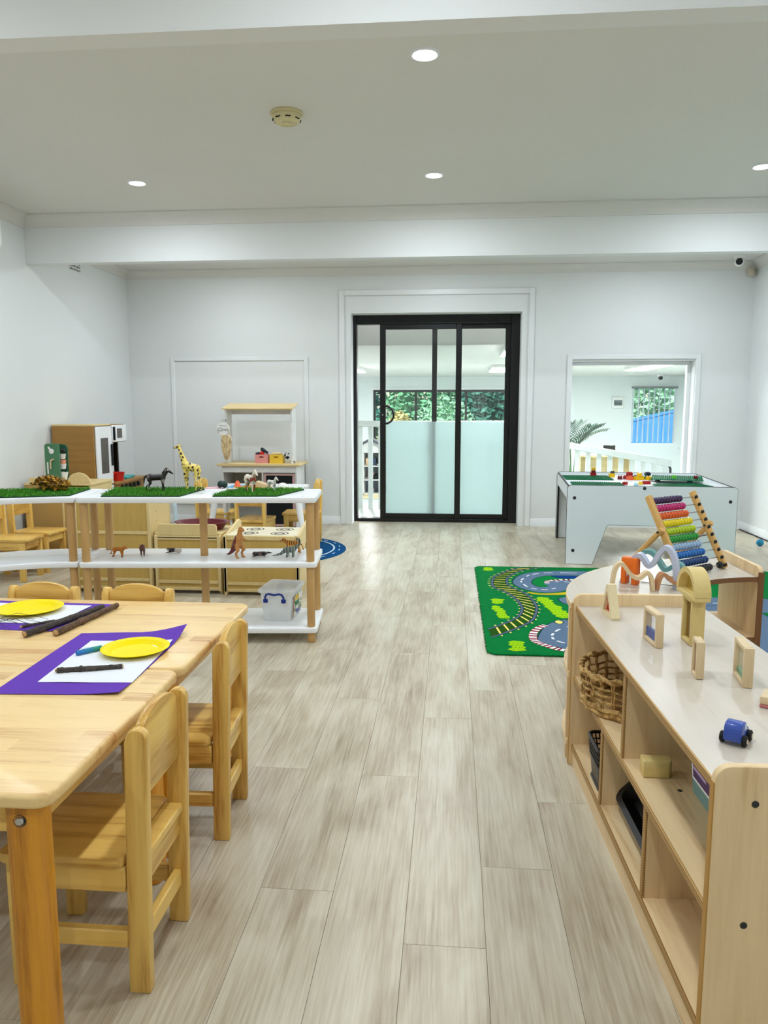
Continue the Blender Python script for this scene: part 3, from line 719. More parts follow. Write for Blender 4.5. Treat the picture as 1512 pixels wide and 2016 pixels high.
# ------------------------------------------------------------------ the two craft tables
def make_table(label, x1, y0, y1):
    x0 = x1 - 1.2; t = thing('craft_table', label, 'table', ((x0 + x1) / 2, (y0 + y1) / 2, 0), 0, 'pine craft tables pushed together')
    hx, hy = .6, (y1 - y0) / 2
    MB().prism(rrect(-hx, hx, -hy, hy, .035, 6), .494, .520, 'z', bev=.008, seg=3).build('tabletop', PINE_TOP, t)
    for sx in (-1, 1):
        for sy in (-1, 1):
            cx, cy = sx * (hx - .070), sy * (hy - .058)
            pts = rrect(cx - .032, cx + .032, cy - .036, cy + .036, .026, 5)
            lg = MB().prism(pts, 0, .494, 'z', bev=.003).build('leg', wood_leg, t)
            MB().lathe([(0, .004), (.006, .0035), (.0085, .0), (.0085, -.002)], n=16, M=Matrix.Translation((cx + .004, cy + sy * .036, .462)) @ RX(90 if sy < 0 else -90)).build('bolt', STEEL, lg)
            MB().lathe([(.0085, -.001), (.011, .0006), (.0115, -.001)], n=16, M=Matrix.Translation((cx + .004, cy + sy * .036, .462)) @ RX(90 if sy < 0 else -90)).build('washer', DARKSTEEL, lg)
    for sy in (-1, 1): MB().box(-hx + .102, hx - .102, sy * (hy - .058) - .010, sy * (hy - .058) + .010, .425, .494, bev=.002).build('apron', PINE['x'], t)
    for sx in (-1, 1): MB().box(sx * (hx - .070) - .010, sx * (hx - .070) + .010, -hy + .094, hy - .094, .425, .494, bev=.002).build('apron', PINE['y'], t)
    return t
wood_leg = wood('pine_leg', S(224, 154, 44), S(150, 84, 10), 'z', 1.1, .34, 1.1, .10, .1)
make_table('near pine craft table with honey staves and a bolted round leg', -.660, 1.148, 1.780)
make_table('far pine craft table, its edge beside the white shelf', -.657, 1.783, 2.436)

# ------------------------------------------------------------------ craft set-ups on the tables
PURPLE = mat('purple_card', S(104, 62, 178), .8, .15, var=.03)
PAPER = mat('white_paper', S(238, 240, 244), .85, .1, var=.005)
YELLOW = mat('yellow_plastic_plate', S(255, 230, 0), .42, .12, var=.005)
BRANCH = mat('grey_bark', S(82, 74, 68), .85, .2, var=.35, vscale=90, bump=.9, bscale=220)
BRANCH2 = mat('brown_bark', S(106, 84, 66), .85, .2, var=.35, vscale=90, bump=.9, bscale=220)
PITH = mat('pale_heartwood', S(198, 160, 112), .8, .1, var=.2, vscale=80)

def sheet(name, label, cat, quad, z, m, curls=(), th=.0006, n=14):
    """paper over four floor-plan corners, corners in `curls` lifted"""
    b = bmesh.new(); q = [Vector((x, y, 0)) for x, y in quad]; c = sum(q, Vector()) / 4
    V = []
    for i in range(n + 1):
        row = []
        for j in range(n + 1):
            u, v = i / n, j / n
            p = (q[0] * (1 - u) + q[1] * u) * (1 - v) + (q[3] * (1 - u) + q[2] * u) * v
            h = .0004 + .0006 * math.sin(u * 5 + v * 3) ** 2
            for k, lift, rad in curls:
                d = (p - q[k]).length / rad
                if d < 1: h += lift * (1 - d) ** 1.6
            row.append(b.verts.new(p - c + Vector((0, 0, h))))
        V.append(row)
    for i in range(n):
        for j in range(n): b.faces.new((V[i][j], V[i + 1][j], V[i + 1][j + 1], V[i][j + 1]))
    r = bmesh.ops.extrude_face_region(b, geom=b.faces[:])
    bmesh.ops.translate(b, verts=[e for e in r['geom'] if isinstance(e, bmesh.types.BMVert)], vec=(0, 0, th))
    bmesh.ops.recalc_face_normals(b, faces=b.faces[:])
    me = D.meshes.new(name); b.to_mesh(me); b.free()
    return tag(mk(name, me, m, loc=(c.x, c.y, z)), label, cat)
sheet('card', 'large purple card with a lifted corner on the near craft table', 'paper', [(-1.03, 1.580), (-.738, 1.600), (-.752, 2.094), (-1.048, 2.052)], .5203, PURPLE, [(2, .022, .13), (1, .006, .10)])
sheet('card', 'purple card at the left edge of the far craft table, under two sticks', 'paper', [(-1.52, 2.075), (-1.108, 2.060), (-1.078, 2.372), (-1.50, 2.392)], .5203, PURPLE, [(1, .004, .08)])
sheet('paper_sheet', 'white paper on the purple card with lifted corner', 'paper', [(-.961, 1.658), (-.738, 1.672), (-.757, 1.990), (-.985, 1.980)], .5222, PAPER, [(2, .006, .10)])
sheet('paper_sheet', 'white paper under the yellow plate at the left picture edge', 'paper', [(-1.50, 2.135), (-1.177, 2.130), (-1.158, 2.345), (-1.48, 2.357)], .5222, PAPER)

def plate(label, x, y, z, r=.088):
    t = thing('plate', label, 'plate', (x, y, z), 0, 'yellow plates')
    MB().lathe([(0, .0012), (r * .66, .0012), (r * .70, .002), (r * .80, .010), (r * .84, .0115), (r * .99, .0135), (r, .0128), (r * .985, .0118), (r * .84, .0095), (r * .79, .008), (r * .69, 0), (0, 0)], n=56).build('dish', YELLOW, t, smooth=50)
    return t
plate('yellow plastic plate on the near purple card', -.824, 1.898, .5236)
plate('yellow plastic plate at the left picture edge', -1.322, 2.265, .5236, .100)

def stick(label, pts, radii, m=BRANCH, knots=(), tip=None):
    rg = random.Random(len(label)); P = [Vector(p) for p in pts]; Q, RR = [], []
    n = 26
    for i in range(n + 1):
        f = i / n * (len(P) - 1); k = min(int(f), len(P) - 2); u = f - k
        p = P[k].lerp(P[k + 1], u); r = radii[0] + (radii[1] - radii[0]) * i / n
        r *= 1 + .08 * rg.uniform(-1, 1)
        for kp, kr in knots:
            if abs(i / n - kp) < .03: r *= kr
        Q.append(p + Vector((rg.uniform(-1, 1), rg.uniform(-1, 1), 0)) * r * .12); RR.append(r)
    c = sum(Q, Vector()) / len(Q)
    t = thing('stick', label, 'stick', c)
    MB().tube([p - c for p in Q], RR, 10).build('bark', m, t, smooth=60)
    d = (Q[1] - Q[0]).normalized()
    MB().tube([Q[0] - c - d * .006, Q[0] - c - d * .0005], [RR[0] * .35, RR[0] * .86], 9).build('broken_end', PITH, t)
    MB().tube([Q[-1] - c + (Q[-1] - Q[-2]).normalized() * .0005, Q[-1] - c + (Q[-1] - Q[-2]).normalized() * .003], [RR[-1] * .85, RR[-1] * .5], 9).build('broken_end', PITH, t)
    return t
stick('short dark grey stick lying on the white paper before the yellow plate', [(-.945, 1.722, .529), (-.885, 1.738, .5295), (-.802, 1.765, .529)], (.0068, .0060), knots=[(.42, 1.45), (.05, 1.2)])
stick('long dark grey stick crossing the left purple card', [(-1.187, 1.998, .531), (-1.14, 2.14, .533), (-1.10, 2.300, .532)], (.0105, .0095))
stick('brown stick with peeled bark, right of the grey stick on the left purple card', [(-1.108, 2.022, .530), (-1.09, 2.16, .531), (-1.066, 2.330, .531)], (.0100, .0082), BRANCH2, knots=[(.45, 1.25)])
stick('thin split dark twig with pale inside, left of the two long sticks', [(-1.243, 2.080, .5275), (-1.215, 2.11, .528), (-1.180, 2.150, .528)], (.0048, .0034))
CH = patch('blue_green_chalk', S(40, 150, 130), S(40, 120, 190), 'axis', 30, .3, .7, .7, 1, -.03, .03)
t = thing('chalk', 'stub of blue and green chalk half under the yellow plate', 'chalk', (-.940, 1.876, .5302)); t.rotation_euler.z = R(-40)
MB().lathe([(0, -.035), (.005, -.035), (.0066, -.031), (.0068, .034), (0, .035)], n=14, M=RX(90)).build('stub', CH, t)
b = MB(); rg = random.Random(5)
for k in range(9):
    a = rg.uniform(-.6, .9); x, y = -1.36 + rg.uniform(-.05, .05), 2.10 + rg.uniform(-.03, .03); ln = rg.uniform(.10, .2)
    b.tube([(x + ln * (u - .3) * math.cos(a), y + ln * (u - .3) * math.sin(a), .5275 + .022 * math.sin(PI * u) * rg.uniform(.6, 1.2)) for u in [i / 7 for i in range(8)]], .0006, 4)
tag(b.build('fine_twigs', mat('dry_needle', S(70, 58, 46), .8)), 'loose thin dry needles at the left edge of the far craft table', 'needles', kind='stuff')
tag(MB().tube([(-.985, 1.905, .5225), (-.975, 1.912, .5228), (-.962, 1.920, .5225)], .0011, 5).build('crumb', BRANCH), 'tiny dark bark crumb on the purple card', 'crumb')

# ------------------------------------------------------------------ white display shelves on beech dowels
def post(t, x, y, z0, z1, r=.020): MB().lathe([(r * .93, z0), (r, z0 + .004), (r, z1 - .001), (r * .97, z1)], (x, y, 0), 20).build('post', BEECH, t)
LV = ((.052, .078), (.382, .408), (.703, .730))
t = thing('display_shelf', 'white three-tier display shelf on beech dowels with toy animals', 'shelf', (-1.815, 3.552, 0), .088)
for z0, z1 in LV: MB().prism(rrect(0, 1.168, 0, .40, .025), z0, z1, 'z', bev=.004, seg=2).build('board', WHITE, t)
for x, y in ((.030, .035), (1.136, .035), (.030, .368), (1.136, .368), (.575, .20)):
    post(t, x, y, 0, LV[0][0]); post(t, x, y, LV[0][1], LV[1][0]); post(t, x, y, LV[1][1], LV[2][0])
for x, y in ((.575, .18), (1.10, .06), (.08, .28)): MB().lathe([(0, .0008), (.006, .0006), (.007, 0)], (x, y, .730), 14).build('screw_cap', STEEL, t)
t = thing('curved_display_shelf', 'curved white three-tier display shelf at the left picture edge', 'shelf', (-1.772, 2.905, 0))
def sector(r0, r1, a0, a1, n=16): return arc(0, 0, r1, a0, a1, n) + arc(0, 0, r0, a1, a0, n)
for z0, z1 in LV: MB().prism(sector(.662, 1.062, 94.7, 158), z0, z1, 'z', bev=.004, seg=2).build('board', WHITE, t)
for a in (97.2, 155):
    for r in (.70, 1.03):
        x, y = r * math.cos(R(a)), r * math.sin(R(a)); post(t, x, y, 0, LV[0][0]); post(t, x, y, LV[0][1], LV[1][0]); post(t, x, y, LV[1][1], LV[2][0])

# grass mats
GB = mat('green_mat_backing', S(30, 62, 40), .9); GR = mat('artificial_grass', S(76, 150, 40), .6, .25, var=.45, vscale=140)
def grass_mat(label, pts, seed, n=5200):
    P = [Vector((x, y, 0)) for x, y in pts]; c = sum(P, Vector()) / len(P); Q = [p - c for p in P]
    t = thing('grass_mat', label, 'mat', (c.x, c.y, .730), 0, 'artificial grass mats')
    MB().prism([(q.x, q.y) for q in Q], 0, .005, 'z').build('backing', GB, t)
    rs = np.random.RandomState(seed); V, F = [], []
    xs = [q.x for q in Q]; ys = [q.y for q in Q]; k = 0
    def inside(x, y):
        return all((b.x - a.x) * (y - a.y) - (b.y - a.y) * (x - a.x) >= -1e-6 for a, b in zip(Q, Q[1:] + Q[:1]))
    while k < n:
        x, y = rs.uniform(min(xs), max(xs)), rs.uniform(min(ys), max(ys))
        if not inside(x, y): continue
        a = rs.uniform(0, 2 * PI); h = rs.uniform(.012, .022); wd = .0015; lx, ly = rs.normal(0, .005, 2)
        i = len(V); V += [(x - wd * math.cos(a), y - wd * math.sin(a), .004), (x + wd * math.cos(a), y + wd * math.sin(a), .004), (x + lx + wd * .6 * math.cos(a), y + ly + wd * .6 * math.sin(a), h * .75), (x + lx * 1.8, y + ly * 1.8, h)]
        F += [(i, i + 1, i + 2), (i, i + 2, i + 3)]; k += 1
    me = D.meshes.new('grass'); me.from_pydata(V, [], F); tag(mk('grass', me, GR, t, smooth=0), kind='stuff')
grass_mat('middle grass mat under the dark horse and the giraffe', [(-1.700, 3.590), (-1.318, 3.625), (-1.300, 3.960), (-1.335, 3.975), (-1.780, 3.935)], 1)
grass_mat('right grass mat under the two pale toy horses', [(-1.158, 3.640), (-.846, 3.672), (-.770, 3.985), (-1.140, 3.965)], 2)
grass_mat('left grass mat with the heap of dinosaurs at the picture edge', [(-2.26, 3.455), (-1.868, 3.610), (-1.915, 3.930), (-2.42, 3.78)], 3)

# clear tub on the lowest board
TUBM = translucent('milky_clear_plastic', S(250, 252, 252), .40, .45, .03)
NAVY = mat('navy_plastic', S(28, 52, 138), .35)
t = thing('storage_tub', 'clear plastic tub with blue handles on the lowest white board', 'tub', (-.872, 3.860, .0785), R(-4))
b = MB()
def ring_rr(x0, x1, y0, y1, r, z): return [(x, y, z) for x, y in rrect(x0, x1, y0, y1, r, 4)]
loops = [ring_rr(-.07, .07, -.10, .10, .018, 0), ring_rr(-.083, .083, -.118, .118, .02, .150), ring_rr(-.094, .094, -.129, .129, .024, .152), ring_rr(-.095, .095, -.130, .130, .024, .166),
         ring_rr(-.085, .085, -.120, .120, .02, .166), ring_rr(-.081, .081, -.116, .116, .02, .150), ring_rr(-.067, .067, -.097, .097, .016, .004)]
vs = [[b.b.verts.new(p) for p in lp] for lp in loops]; n = len(vs[0])
for A, B in zip(vs, vs[1:]):
    for i in range(n): b.b.faces.new((A[i], A[(i + 1) % n], B[(i + 1) % n], B[i]))
b.b.faces.new(vs[0][::-1]); b.b.faces.new(vs[-1])
b.build('bin', TUBM, t, smooth=50)
for s in (-1, 1):
    h = MB(); y = s * .131
    h.tube([(-.048, y, .116), (-.048, y + s * .004, .134), (-.040, y + s * .007, .148), (-.026, y + s * .008, .152), (0, y + s * .008, .146), (.026, y + s * .008, .152), (.040, y + s * .007, .148), (.048, y + s * .004, .134), (.048, y, .116)], .0055, 8)
    for x in (-.047, .047): h.box(x - .012, x + .012, y - .006, y + .006, .104, .124, bev=.003)
    h.build('handle', NAVY, t)
lab = MB().box(.0835, .0842, -.085, .085, .018, .135).build('printed_label', patch('label_print', S(230, 228, 214), S(74, 110, 60), 'noise', 55, .42, .5, .5), t); lab.rotation_euler.y = R(4.5)
lab.location.x = -.0075
for y0, z0, z1, c in ((-.082, .02, .134, (150, 70, 30)), (-.045, .075, .10, (20, 120, 80)), (-.05, .105, .13, (232, 190, 60)), (-.02, .03, .05, (90, 90, 170)), (.02, .1, .13, (238, 238, 230))):
    q = MB().box(.0842, .0848, y0, y0 + (.016 if z1 - z0 > .1 else .07), z0, z1).build('label_patch', mat('label_ink', S(*c), .5), t); q.rotation_euler.y = R(4.5); q.location.x = -.0075

# ------------------------------------------------------------------ low wooden cabinet at the right
t = thing('low_cabinet', 'pale birch low cabinet with open compartments, nearest on the right', 'cabinet', (.442, 1.247, 0), .0405)
CL, CDp, CH_ = 1.205, .405, .572
def end_panel(y0, y1):
    pts = [(0, 0), (CDp, 0)] + arc(CDp - .028, CH_ - .028, .028, 0, 90, 5) + arc(.028, CH_ - .028, .028, 90, 180, 5)
    o = MB().prism(pts, y0, y1, 'y', bev=.003, seg=2).build('end_panel', BIRCH['z'], t)
    MB().box(-.0014, .0006, y0 + .0012, y1 - .0012, .002, CH_ - .030).build('edge_band', wood('honey_edge', S(190, 142, 62), S(150, 100, 34), 'z', 1, .45, .3, .05), o)
    return o
e1 = end_panel(0, .018); e2 = end_panel(CL - .018, CL)
for x, z in ((.068, .507), (.062, .288), (.30, .507), (.30, .288), (.062, .06), (.30, .06)):
    q = MB().lathe([(0, .0004), (.0022, .0004), (.0023, .0012), (.005, .0014), (.0062, .0008), (.0062, -.001)], n=18, M=Matrix.Translation((x, 0, z)) @ RX(90)); q.build('screw', DARKSTEEL, e1)
for z0, z1, nm, mm in ((.516, .534, 'top_board', BIRCH_TOP), (.284, .302, 'shelf', BIRCH['y']), (.052, .070, 'bottom_board', BIRCH['y'])):
    o = MB().box(.012, CDp, .018, CL - .018, z0, z1).build(nm, mm, t)
    MB().prism([(.012, z0), (.012, z1), (.0095, z1), (.008, z1 - .0015), (.008, z0 + .0015), (.0095, z0)], .018, CL - .018, 'y').build('edge_band', PLYEDGE, o)
MB().box(.012, .030, .018, CL - .018, 0, .052).build('kickboard', BIRCH['y'], t)
MB().box(CDp - .009, CDp - .001, .018, CL - .018, .052, .516).build('back_panel', BIRCH['z'], t)
def divider(y, z0, z1):
    o = MB().box(.016, CDp - .01, y - .009, y + .009, z0, z1).build('divider', BIRCH['z'], t)
    MB().box(.0105, .016, y - .009, y + .009, z0, z1, bev=.0015).build('edge_band', PLYEDGE, o)
divider(.606, .302, .516); divider(.808, .070, .284); divider(.400, .070, .284)
for x, y, z in ((.10, .44, .302), (.06, .66, .302), (.20, .66, .302)): MB().lathe([(0, .0010), (.003, .0010), (.005, .0010), (.006, 0)], (x, y, z), 16).build('screw', DARKSTEEL, t)

def cab(x, y): # from cabinet's own axes to the room
    c, s = math.cos(.0405), math.sin(.0405); return (.442 + x * c - y * s, 1.247 + x * s + y * c)

# rounded corner unit that joins it at the far end
t = thing('corner_unit', 'curved birch corner unit behind the low cabinet, carrying the abacus', 'cabinet', (1.180, 2.510, 0))
A0, A1, RI, RO = 183, 92, .41, .790
for z0, z1, nm, mm in ((.516, .534, 'top_board', BIRCH_TOP), (.284, .302, 'shelf', BIRCH['x']), (.052, .070, 'bottom_board', BIRCH['x'])):
    o = MB().prism(sector(RI + .003, RO - .003, A1, A0, 24), z0, z1, 'z').build(nm, mm, t)
    EB = wood('ply_edge_curved', S(126, 84, 48), S(96, 60, 32), 'z', .8, .45, .2, .05) if nm == 'top_board' else EB
    MB().prism(sector(RI, RI + .003, A1, A0, 24), z0, z1, 'z').build('edge_band', EB, o)
    MB().prism(sector(RO - .003, RO, A1, A0, 24), z0, z1, 'z').build('edge_band', BIRCH['x'], o)
MB().prism(sector(RI + .012, RI + .028, A1, A0, 24), 0, .052, 'z').build('kickboard', EB, t)
M = RZ(A1 - 90)
pts = [(RI, 0), (RO, 0)] + arc(RO - .028, CH_ - .028, .028, 0, 90, 5) + arc(RI + .028, CH_ - .028, .028, 90, 180, 5)
o = MB().prism(pts, -.018, 0, 'x', bev=.003, seg=2, M=M @ Matrix.Identity(4)).build('end_panel', BIRCH['z'], t)
o.rotation_euler.z = 0
MB().prism([(RI - .003, 0), (RI, 0), (RI, CH_ - .02), (RI - .003, CH_ - .02)], -.020, .002, 'x', M=M).build('edge_band', EB, o)
M2 = RZ(A0 - 90)
MB().prism([(RI, 0), (RO, 0), (RO, .516), (RI, .516)], .0, .018, 'x', M=RZ(A0 - 90 - 1.2) ).build('end_panel', BIRCH['z'], t)

# ------------------------------------------------------------------ toy kitchen units standing with their backs to the viewer
def back_panel(t, x0, x1, z0, z1, rails, ft=.022):
    """framed plywood back: stiles, rails and recessed panels"""
    for a in (x0, x1 - ft): MB().box(a, a + ft, 0, .018, z0, z1, bev=.003).build('stile', KITF, t)
    zs = [z0 + .012] + list(rails) + [z1 - .010]
    for z in zs: MB().box(x0 + ft, x1 - ft, .001, .017, z - .010, z + .010, bev=.002).build('rail', KITF, t)
    for a, c in zip(zs, zs[1:]): MB().box(x0 + ft, x1 - ft, .008, .014, a + .010, c - .010).build('panel', KITW, t)
t = thing('toy_fridge', 'tall toy fridge seen from its panelled wooden back, behind the display shelf', 'toy fridge', (-2.365, 4.60, 0))
back_panel(t, 0, .50, .02, .62, (.085, .385))
for x in (0, .482): MB().box(x, x + .018, .018, .34, .0, .62, bev=.003).build('side_panel', KITF, t)
MB().box(.018, .482, .018, .34, .602, .62).build('top', KITF, t); MB().box(.018, .482, .018, .34, .03, .048).build('bottom', KITF, t)
MB().box(.004, .496, .342, .358, .40, .61, bev=.004).build('upper_door', KITF, t); MB().box(.004, .496, .342, .358, .03, .395, bev=.004).build('lower_door', KITF, t)
for z in (.51, .45): MB().lathe([(0, .001), (.004, .001), (.005, 0)], n=10, M=Matrix.Translation((.50, .10, z)) @ RY(90)).build('dowel_plug', PLYEDGE, t)
t = thing('toy_sink_unit', 'toy sink unit with a raised rounded back board, between toy fridge and toy stove', 'toy sink', (-1.850, 4.61, 0))
back_panel(t, 0, .425, .02, .372, (.075, .352))
MB().prism([(.022, .372), (.403, .372)] + arc(.385, .425, .018, 0, 90, 4) + arc(.040, .425, .018, 90, 180, 4), .0, .016, 'y', bev=.003).build('back_board', KITF, t)
for x in (0, .407): MB().box(x, x + .018, .018, .36, 0, .385, bev=.004).build('side_panel', KITF, t)
MB().box(.018, .407, .018, .36, .365, .383).build('worktop', KITF, t); MB().box(.02, .405, .345, .360, .05, .36).build('front_panel', KITF, t)
MAROON = mat('maroon_plastic', S(104, 20, 32), .4)
t = thing('basin', 'dark red oval plastic basin rim on the toy sink', 'basin', (-1.60, 4.80, .3845))
MB().lathe([(0, .002), (.12, .002), (.145, .040), (.160, .046), (.160, .050), (.14, .048), (.115, .006), (0, .006)], n=32, M=Matrix.Diagonal((1.12, .85, 1, 1))).build('bowl', MAROON, t)
t = thing('toy_stove', 'toy stove with four printed burner rings, seen from its panelled back', 'toy stove', (-1.402, 4.59, 0))
back_panel(t, 0, .475, .02, .372, (.075,))
MB().box(.022, .453, .0, .018, .35, .378, bev=.003).build('back_ledge', KITF, t)
for x in (0, .457):
    pr = [(.0, 0), (.37, 0), (.37, .420), (.33, .435), (.05, .382), (0, .380)]
    MB().prism(pr, x, x + .018, 'x', bev=.003, seg=2).build('side_panel', KITF, t)
BT = MB().box(.018, .457, .018, .36, .360, .379).build('worktop', mat('cream_laminate', S(238, 228, 200), .4), t)
INK = mat('dark_print', S(52, 46, 44), .6)
for x in (.14, .335):
    for y in (.10, .26):
        for r0, r1 in ((.050, .058), (.020, .034)): MB().lathe([(r0, 0), (r0, .0006), (r1, .0006), (r1, 0), (r0, 0)], (x, y, .3791), 28).build('burner_ring', INK, t)
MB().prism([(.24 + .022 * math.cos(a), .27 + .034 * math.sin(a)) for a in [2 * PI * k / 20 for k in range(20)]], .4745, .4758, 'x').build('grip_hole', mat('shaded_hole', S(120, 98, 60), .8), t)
MB().box(.02, .455, .352, .368, .05, .355, bev=.003).build('oven_door', KITF, t)
t = thing('play_board', 'pale blue rounded board edge standing behind the toy fridge', 'board', (-1.838, 4.965, 0))
MB().prism(rrect(0, .30, 0, .575, .07), -.012, .012, 'y', bev=.006, seg=2).build('board', mat('pale_blue_plastic', S(190, 216, 236), .4), t); t.rotation_euler.z = R(110)
for x in (.05, .25): MB().box(x - .03, x + .03, -.05, .05, 0, .02, bev=.004).build('foot', mat('blue_foot', S(150, 190, 226), .4), t)

# brown cupboard by the left wall, the toy coffee set on it, the toy kitchen in the corner
t = thing('wooden_cupboard', 'plain brown wooden cupboard back by the left wall, behind the two chairs', 'cupboard', (-3.195, 5.50, 0))
CUPW = wood('tan_board', S(196, 160, 96), S(172, 134, 72), 'x', .5, .5, .15, .04)
MB().box(.30, .504, 0, .012, .03, .575).build('back_panel', CUPW, t)
for x in (.288, .504): MB().box(x, x + .016, -.004, .36, .0, .585, bev=.003).build('side_panel', KITF, t)
MB().box(.0, .525, -.006, .38, .585, .603, bev=.003).build('top_board', KITF, t); MB().box(.0, .288, 0, .012, .03, .585).build('back_panel', CUPW, t)
MB().box(.01, .515, .35, .362, .03, .58).build('front_panel', KITF, t)
for x, z in ((.35, .30), (.47, .26)): MB().lathe([(0, .001), (.005, .001), (.006, 0)], n=10, M=Matrix.Translation((x, 0, z)) @ RX(90)).build('nail', INK, t)
MB().prism([(.337, .603)] + [(.427 + .090 * math.cos(PI * (1 - i / 16)), .603 + .080 * math.sin(PI * i / 16)) for i in range(17)][::1], .0, .014, 'y', bev=.003).build('arched_board', KITF, t)
tag(MB().box(-.045, .10, -.04, .04, 0, .035, bev=.003).build('wooden_box', KITF, loc=(-3.125, 5.56, .603)), 'flat wooden box on the cupboard against the left wall', 'box')
t = thing('toy_coffee_stand', 'green toy coffee machine with white dial and hanging cups on the cupboard', 'toy', (-3.012, 5.60, .603))
GREEN1 = mat('sage_green_board', S(76, 128, 92), .5); GREEN2 = mat('deep_green_board', S(40, 96, 68), .5)
MB().prism([(-.058, 0), (.058, 0)] + arc(.036, .268, .022, 0, 90, 4) + arc(-.036, .268, .022, 90, 180, 4), -.012, .0, 'y', bev=.002).build('front_board', GREEN1, t)
MB().prism([(.0, 0), (.082, 0)] + arc(.050, .250, .032, 0, 90, 6) + [(.0, .285)], .07, .082, 'y', bev=.002).build('rear_board', GREEN2, t)
MB().box(-.058, .082, -.01, .09, 0, .012, bev=.002).build('base', GREEN1, t)
q = MB().lathe([(0, .006), (.005, .006), (.006, .003), (.018, .003), (.020, 0)], n=18, M=Matrix.Translation((-.002, -.012, .232)) @ RX(90)); q.prism([(-.030, .262), (-.020, .268), (.004, .238), (-.006, .228)], -.016, -.012, 'y'); q.build('dial', PLASTIC_W, t)
MB().tube([(-.012, -.018, .10), (-.010, -.020, .150), (-.004, -.022, .165), (.018, -.020, .172)], .006, 8).build('spout', RAWW['z'], t)
MB().box(-.042, -.030, -.016, -.012, .06, .15, bev=.002).build('milk_tube', PLASTIC_W, t)
for z, c in ((.19, (232, 222, 214)), (.145, (226, 150, 120)), (.115, (228, 226, 226))):
    MB().lathe([(0, 0), (.020, 0), (.027, .04), (.025, .04), (.018, .004), (0, .004)], (.052, .045, z - .02), 18).build('cup', mat('toy_cup', S(*c), .4), t)
MB().lathe([(0, 0), (.022, 0), (.034, .06), (.032, .06), (.020, .004), (0, .004)], (.058, .04, .012), 18).build('white_cup', PLASTIC_W, t)
MB().ball((.058, .05, .236), (.020, .016, .014)).build('bean', INK, t)

t = thing('toy_kitchen', 'oak and white toy kitchen with tall cupboard and microwave in the left corner', 'toy kitchen', (XL + .018, 5.985, 0))
def bx(nm, m, *a, **k): return MB().box(*a, **k).build(nm, m, t)
bx('side_panel', OAK, 0, .352, 0, .014, 0, 1.015, bev=.002); bx('top', KITF, 0, .352, .0, .31, 1.015, 1.028, bev=.002); bx('side_panel', OAK, 0, .352, .296, .31, 0, 1.015)
bx('back_board', WHITE, 0, .010, .014, .96, 0, 1.0)
def glazed(nm, y0, y1, z0, z1, fw, fwz):
    o = bx(nm, WHITE, .352, .366, y0, y1, z0, z1, bev=.003)
    MB().box(.364, .3675, y0 + fw, y1 - fw, z0 + fwz, z1 - fwz).build('window', mat('smoked_window', S(86, 80, 74), .15, .5), o)
    return o
d1 = glazed('cupboard_door', .016, .300, .528, 1.010, .075, .095); MB().box(.366, .384, .270, .284, .68, .86, bev=.003).build('handle', BLACK, d1)
bx('lower_door', WHITE, .352, .366, .016, .300, .02, .515, bev=.003)
bx('microwave_case', OAK, .03, .345, .312, .600, .868, 1.022, bev=.002)
d2 = glazed('microwave_door', .318, .596, .874, 1.016, .09, .030); MB().box(.366, .378, .340, .352, .89, 1.0, bev=.002).build('handle', BLACK, d2); MB().box(.364, .3675, .328, .372, .888, 1.002).build('control_strip', BLACK, d2)
bx('support_post', BLACK, .25, .285, .575, .600, .535, .868); 
bx('worktop', OAK, 0, .385, .31, .96, .512, .536, bev=.003); bx('front_panel', OAK, .34, .355, .31, .95, .03, .512); bx('side_panel', OAK, 0, .355, .945, .96, 0, .512)
for k in range(5):
    MB().lathe([(0, .024), (.016, .024), (.019, .020), (.021, 0)], n=16, M=Matrix.Translation((.355, .48 + k * .085, .475)) @ RY(90)).build('knob', BLACK, t)
RED = mat('red_plastic', S(214, 36, 24), .4); TEAL = mat('teal_plastic', S(70, 176, 178), .45)
t = thing('toy_pot', 'red toy pot on the counter of the toy kitchen', 'pot', (-2.885, 6.425, .5365)); t.scale = (.85, .85, .9)
MB().lathe([(0, 0), (.062, 0), (.074, .07), (.078, .074), (.078, .08), (.070, .078), (.058, .006), (0, .006)], n=24).build('bowl', RED, t); MB().box(-.012, .012, .07, .105, .066, .078, bev=.003).build('handle', RED, t); MB().box(-.012, .012, -.105, -.07, .066, .078, bev=.003).build('handle', RED, t)
tag(MB().box(-.08, .08, -.11, .11, 0, .018, bev=.004).box(-.07, .07, -.10, .10, .018, .022).build('book', TEAL, loc=(-2.95, 6.68, .5365), rz=.1), 'teal flat book on the toy kitchen counter, beside the red pot', 'book')
tag(MB().prism([(-.05, 0), (.05, 0), (.045, .018), (-.02, .045), (-.05, .04)], -.06, .06, 'y', bev=.003).build('wedge_block', RAWW['y'], loc=(-3.10, 6.74, .5365)), 'wooden wedge block behind the teal book on the toy kitchen', 'block')

# ------------------------------------------------------------------ toy market stall against the far wall
t = thing('market_stall', 'white and birch toy market stall against the far wall', 'toy stall', (-1.800, 7.085, 0)); t.scale.x = .93
SW = mat('stall_white', S(232, 233, 232), .45); STW = wood('stall_top', S(232, 206, 148), S(208, 176, 112), 'x', .8, .4, .35, .04)
def bx(nm, m, *a, **k): return MB().box(*a, **k).build(nm, m, t)
bx('counter', STW, -.425, .425, -.03, .42, .618, .642, bev=.004)
bx('apron', SW, -.385, .385, .0, .016, .558, .618); bx('side_panel', SW, -.385, -.369, .016, .40, 0, .618); bx('side_panel', SW, .369, .385, .016, .40, 0, .618); bx('divider', SW, .03, .046, .0, .40, .0, .558)
bx('back_panel', mat('stall_shade', S(214, 212, 204), .6), -.369, .369, .392, .40, 0, .60); bx('shelf', SW, -.369, .03, .02, .39, .355, .370); bx('shelf', SW, -.369, .369, .02, .39, .05, .065)
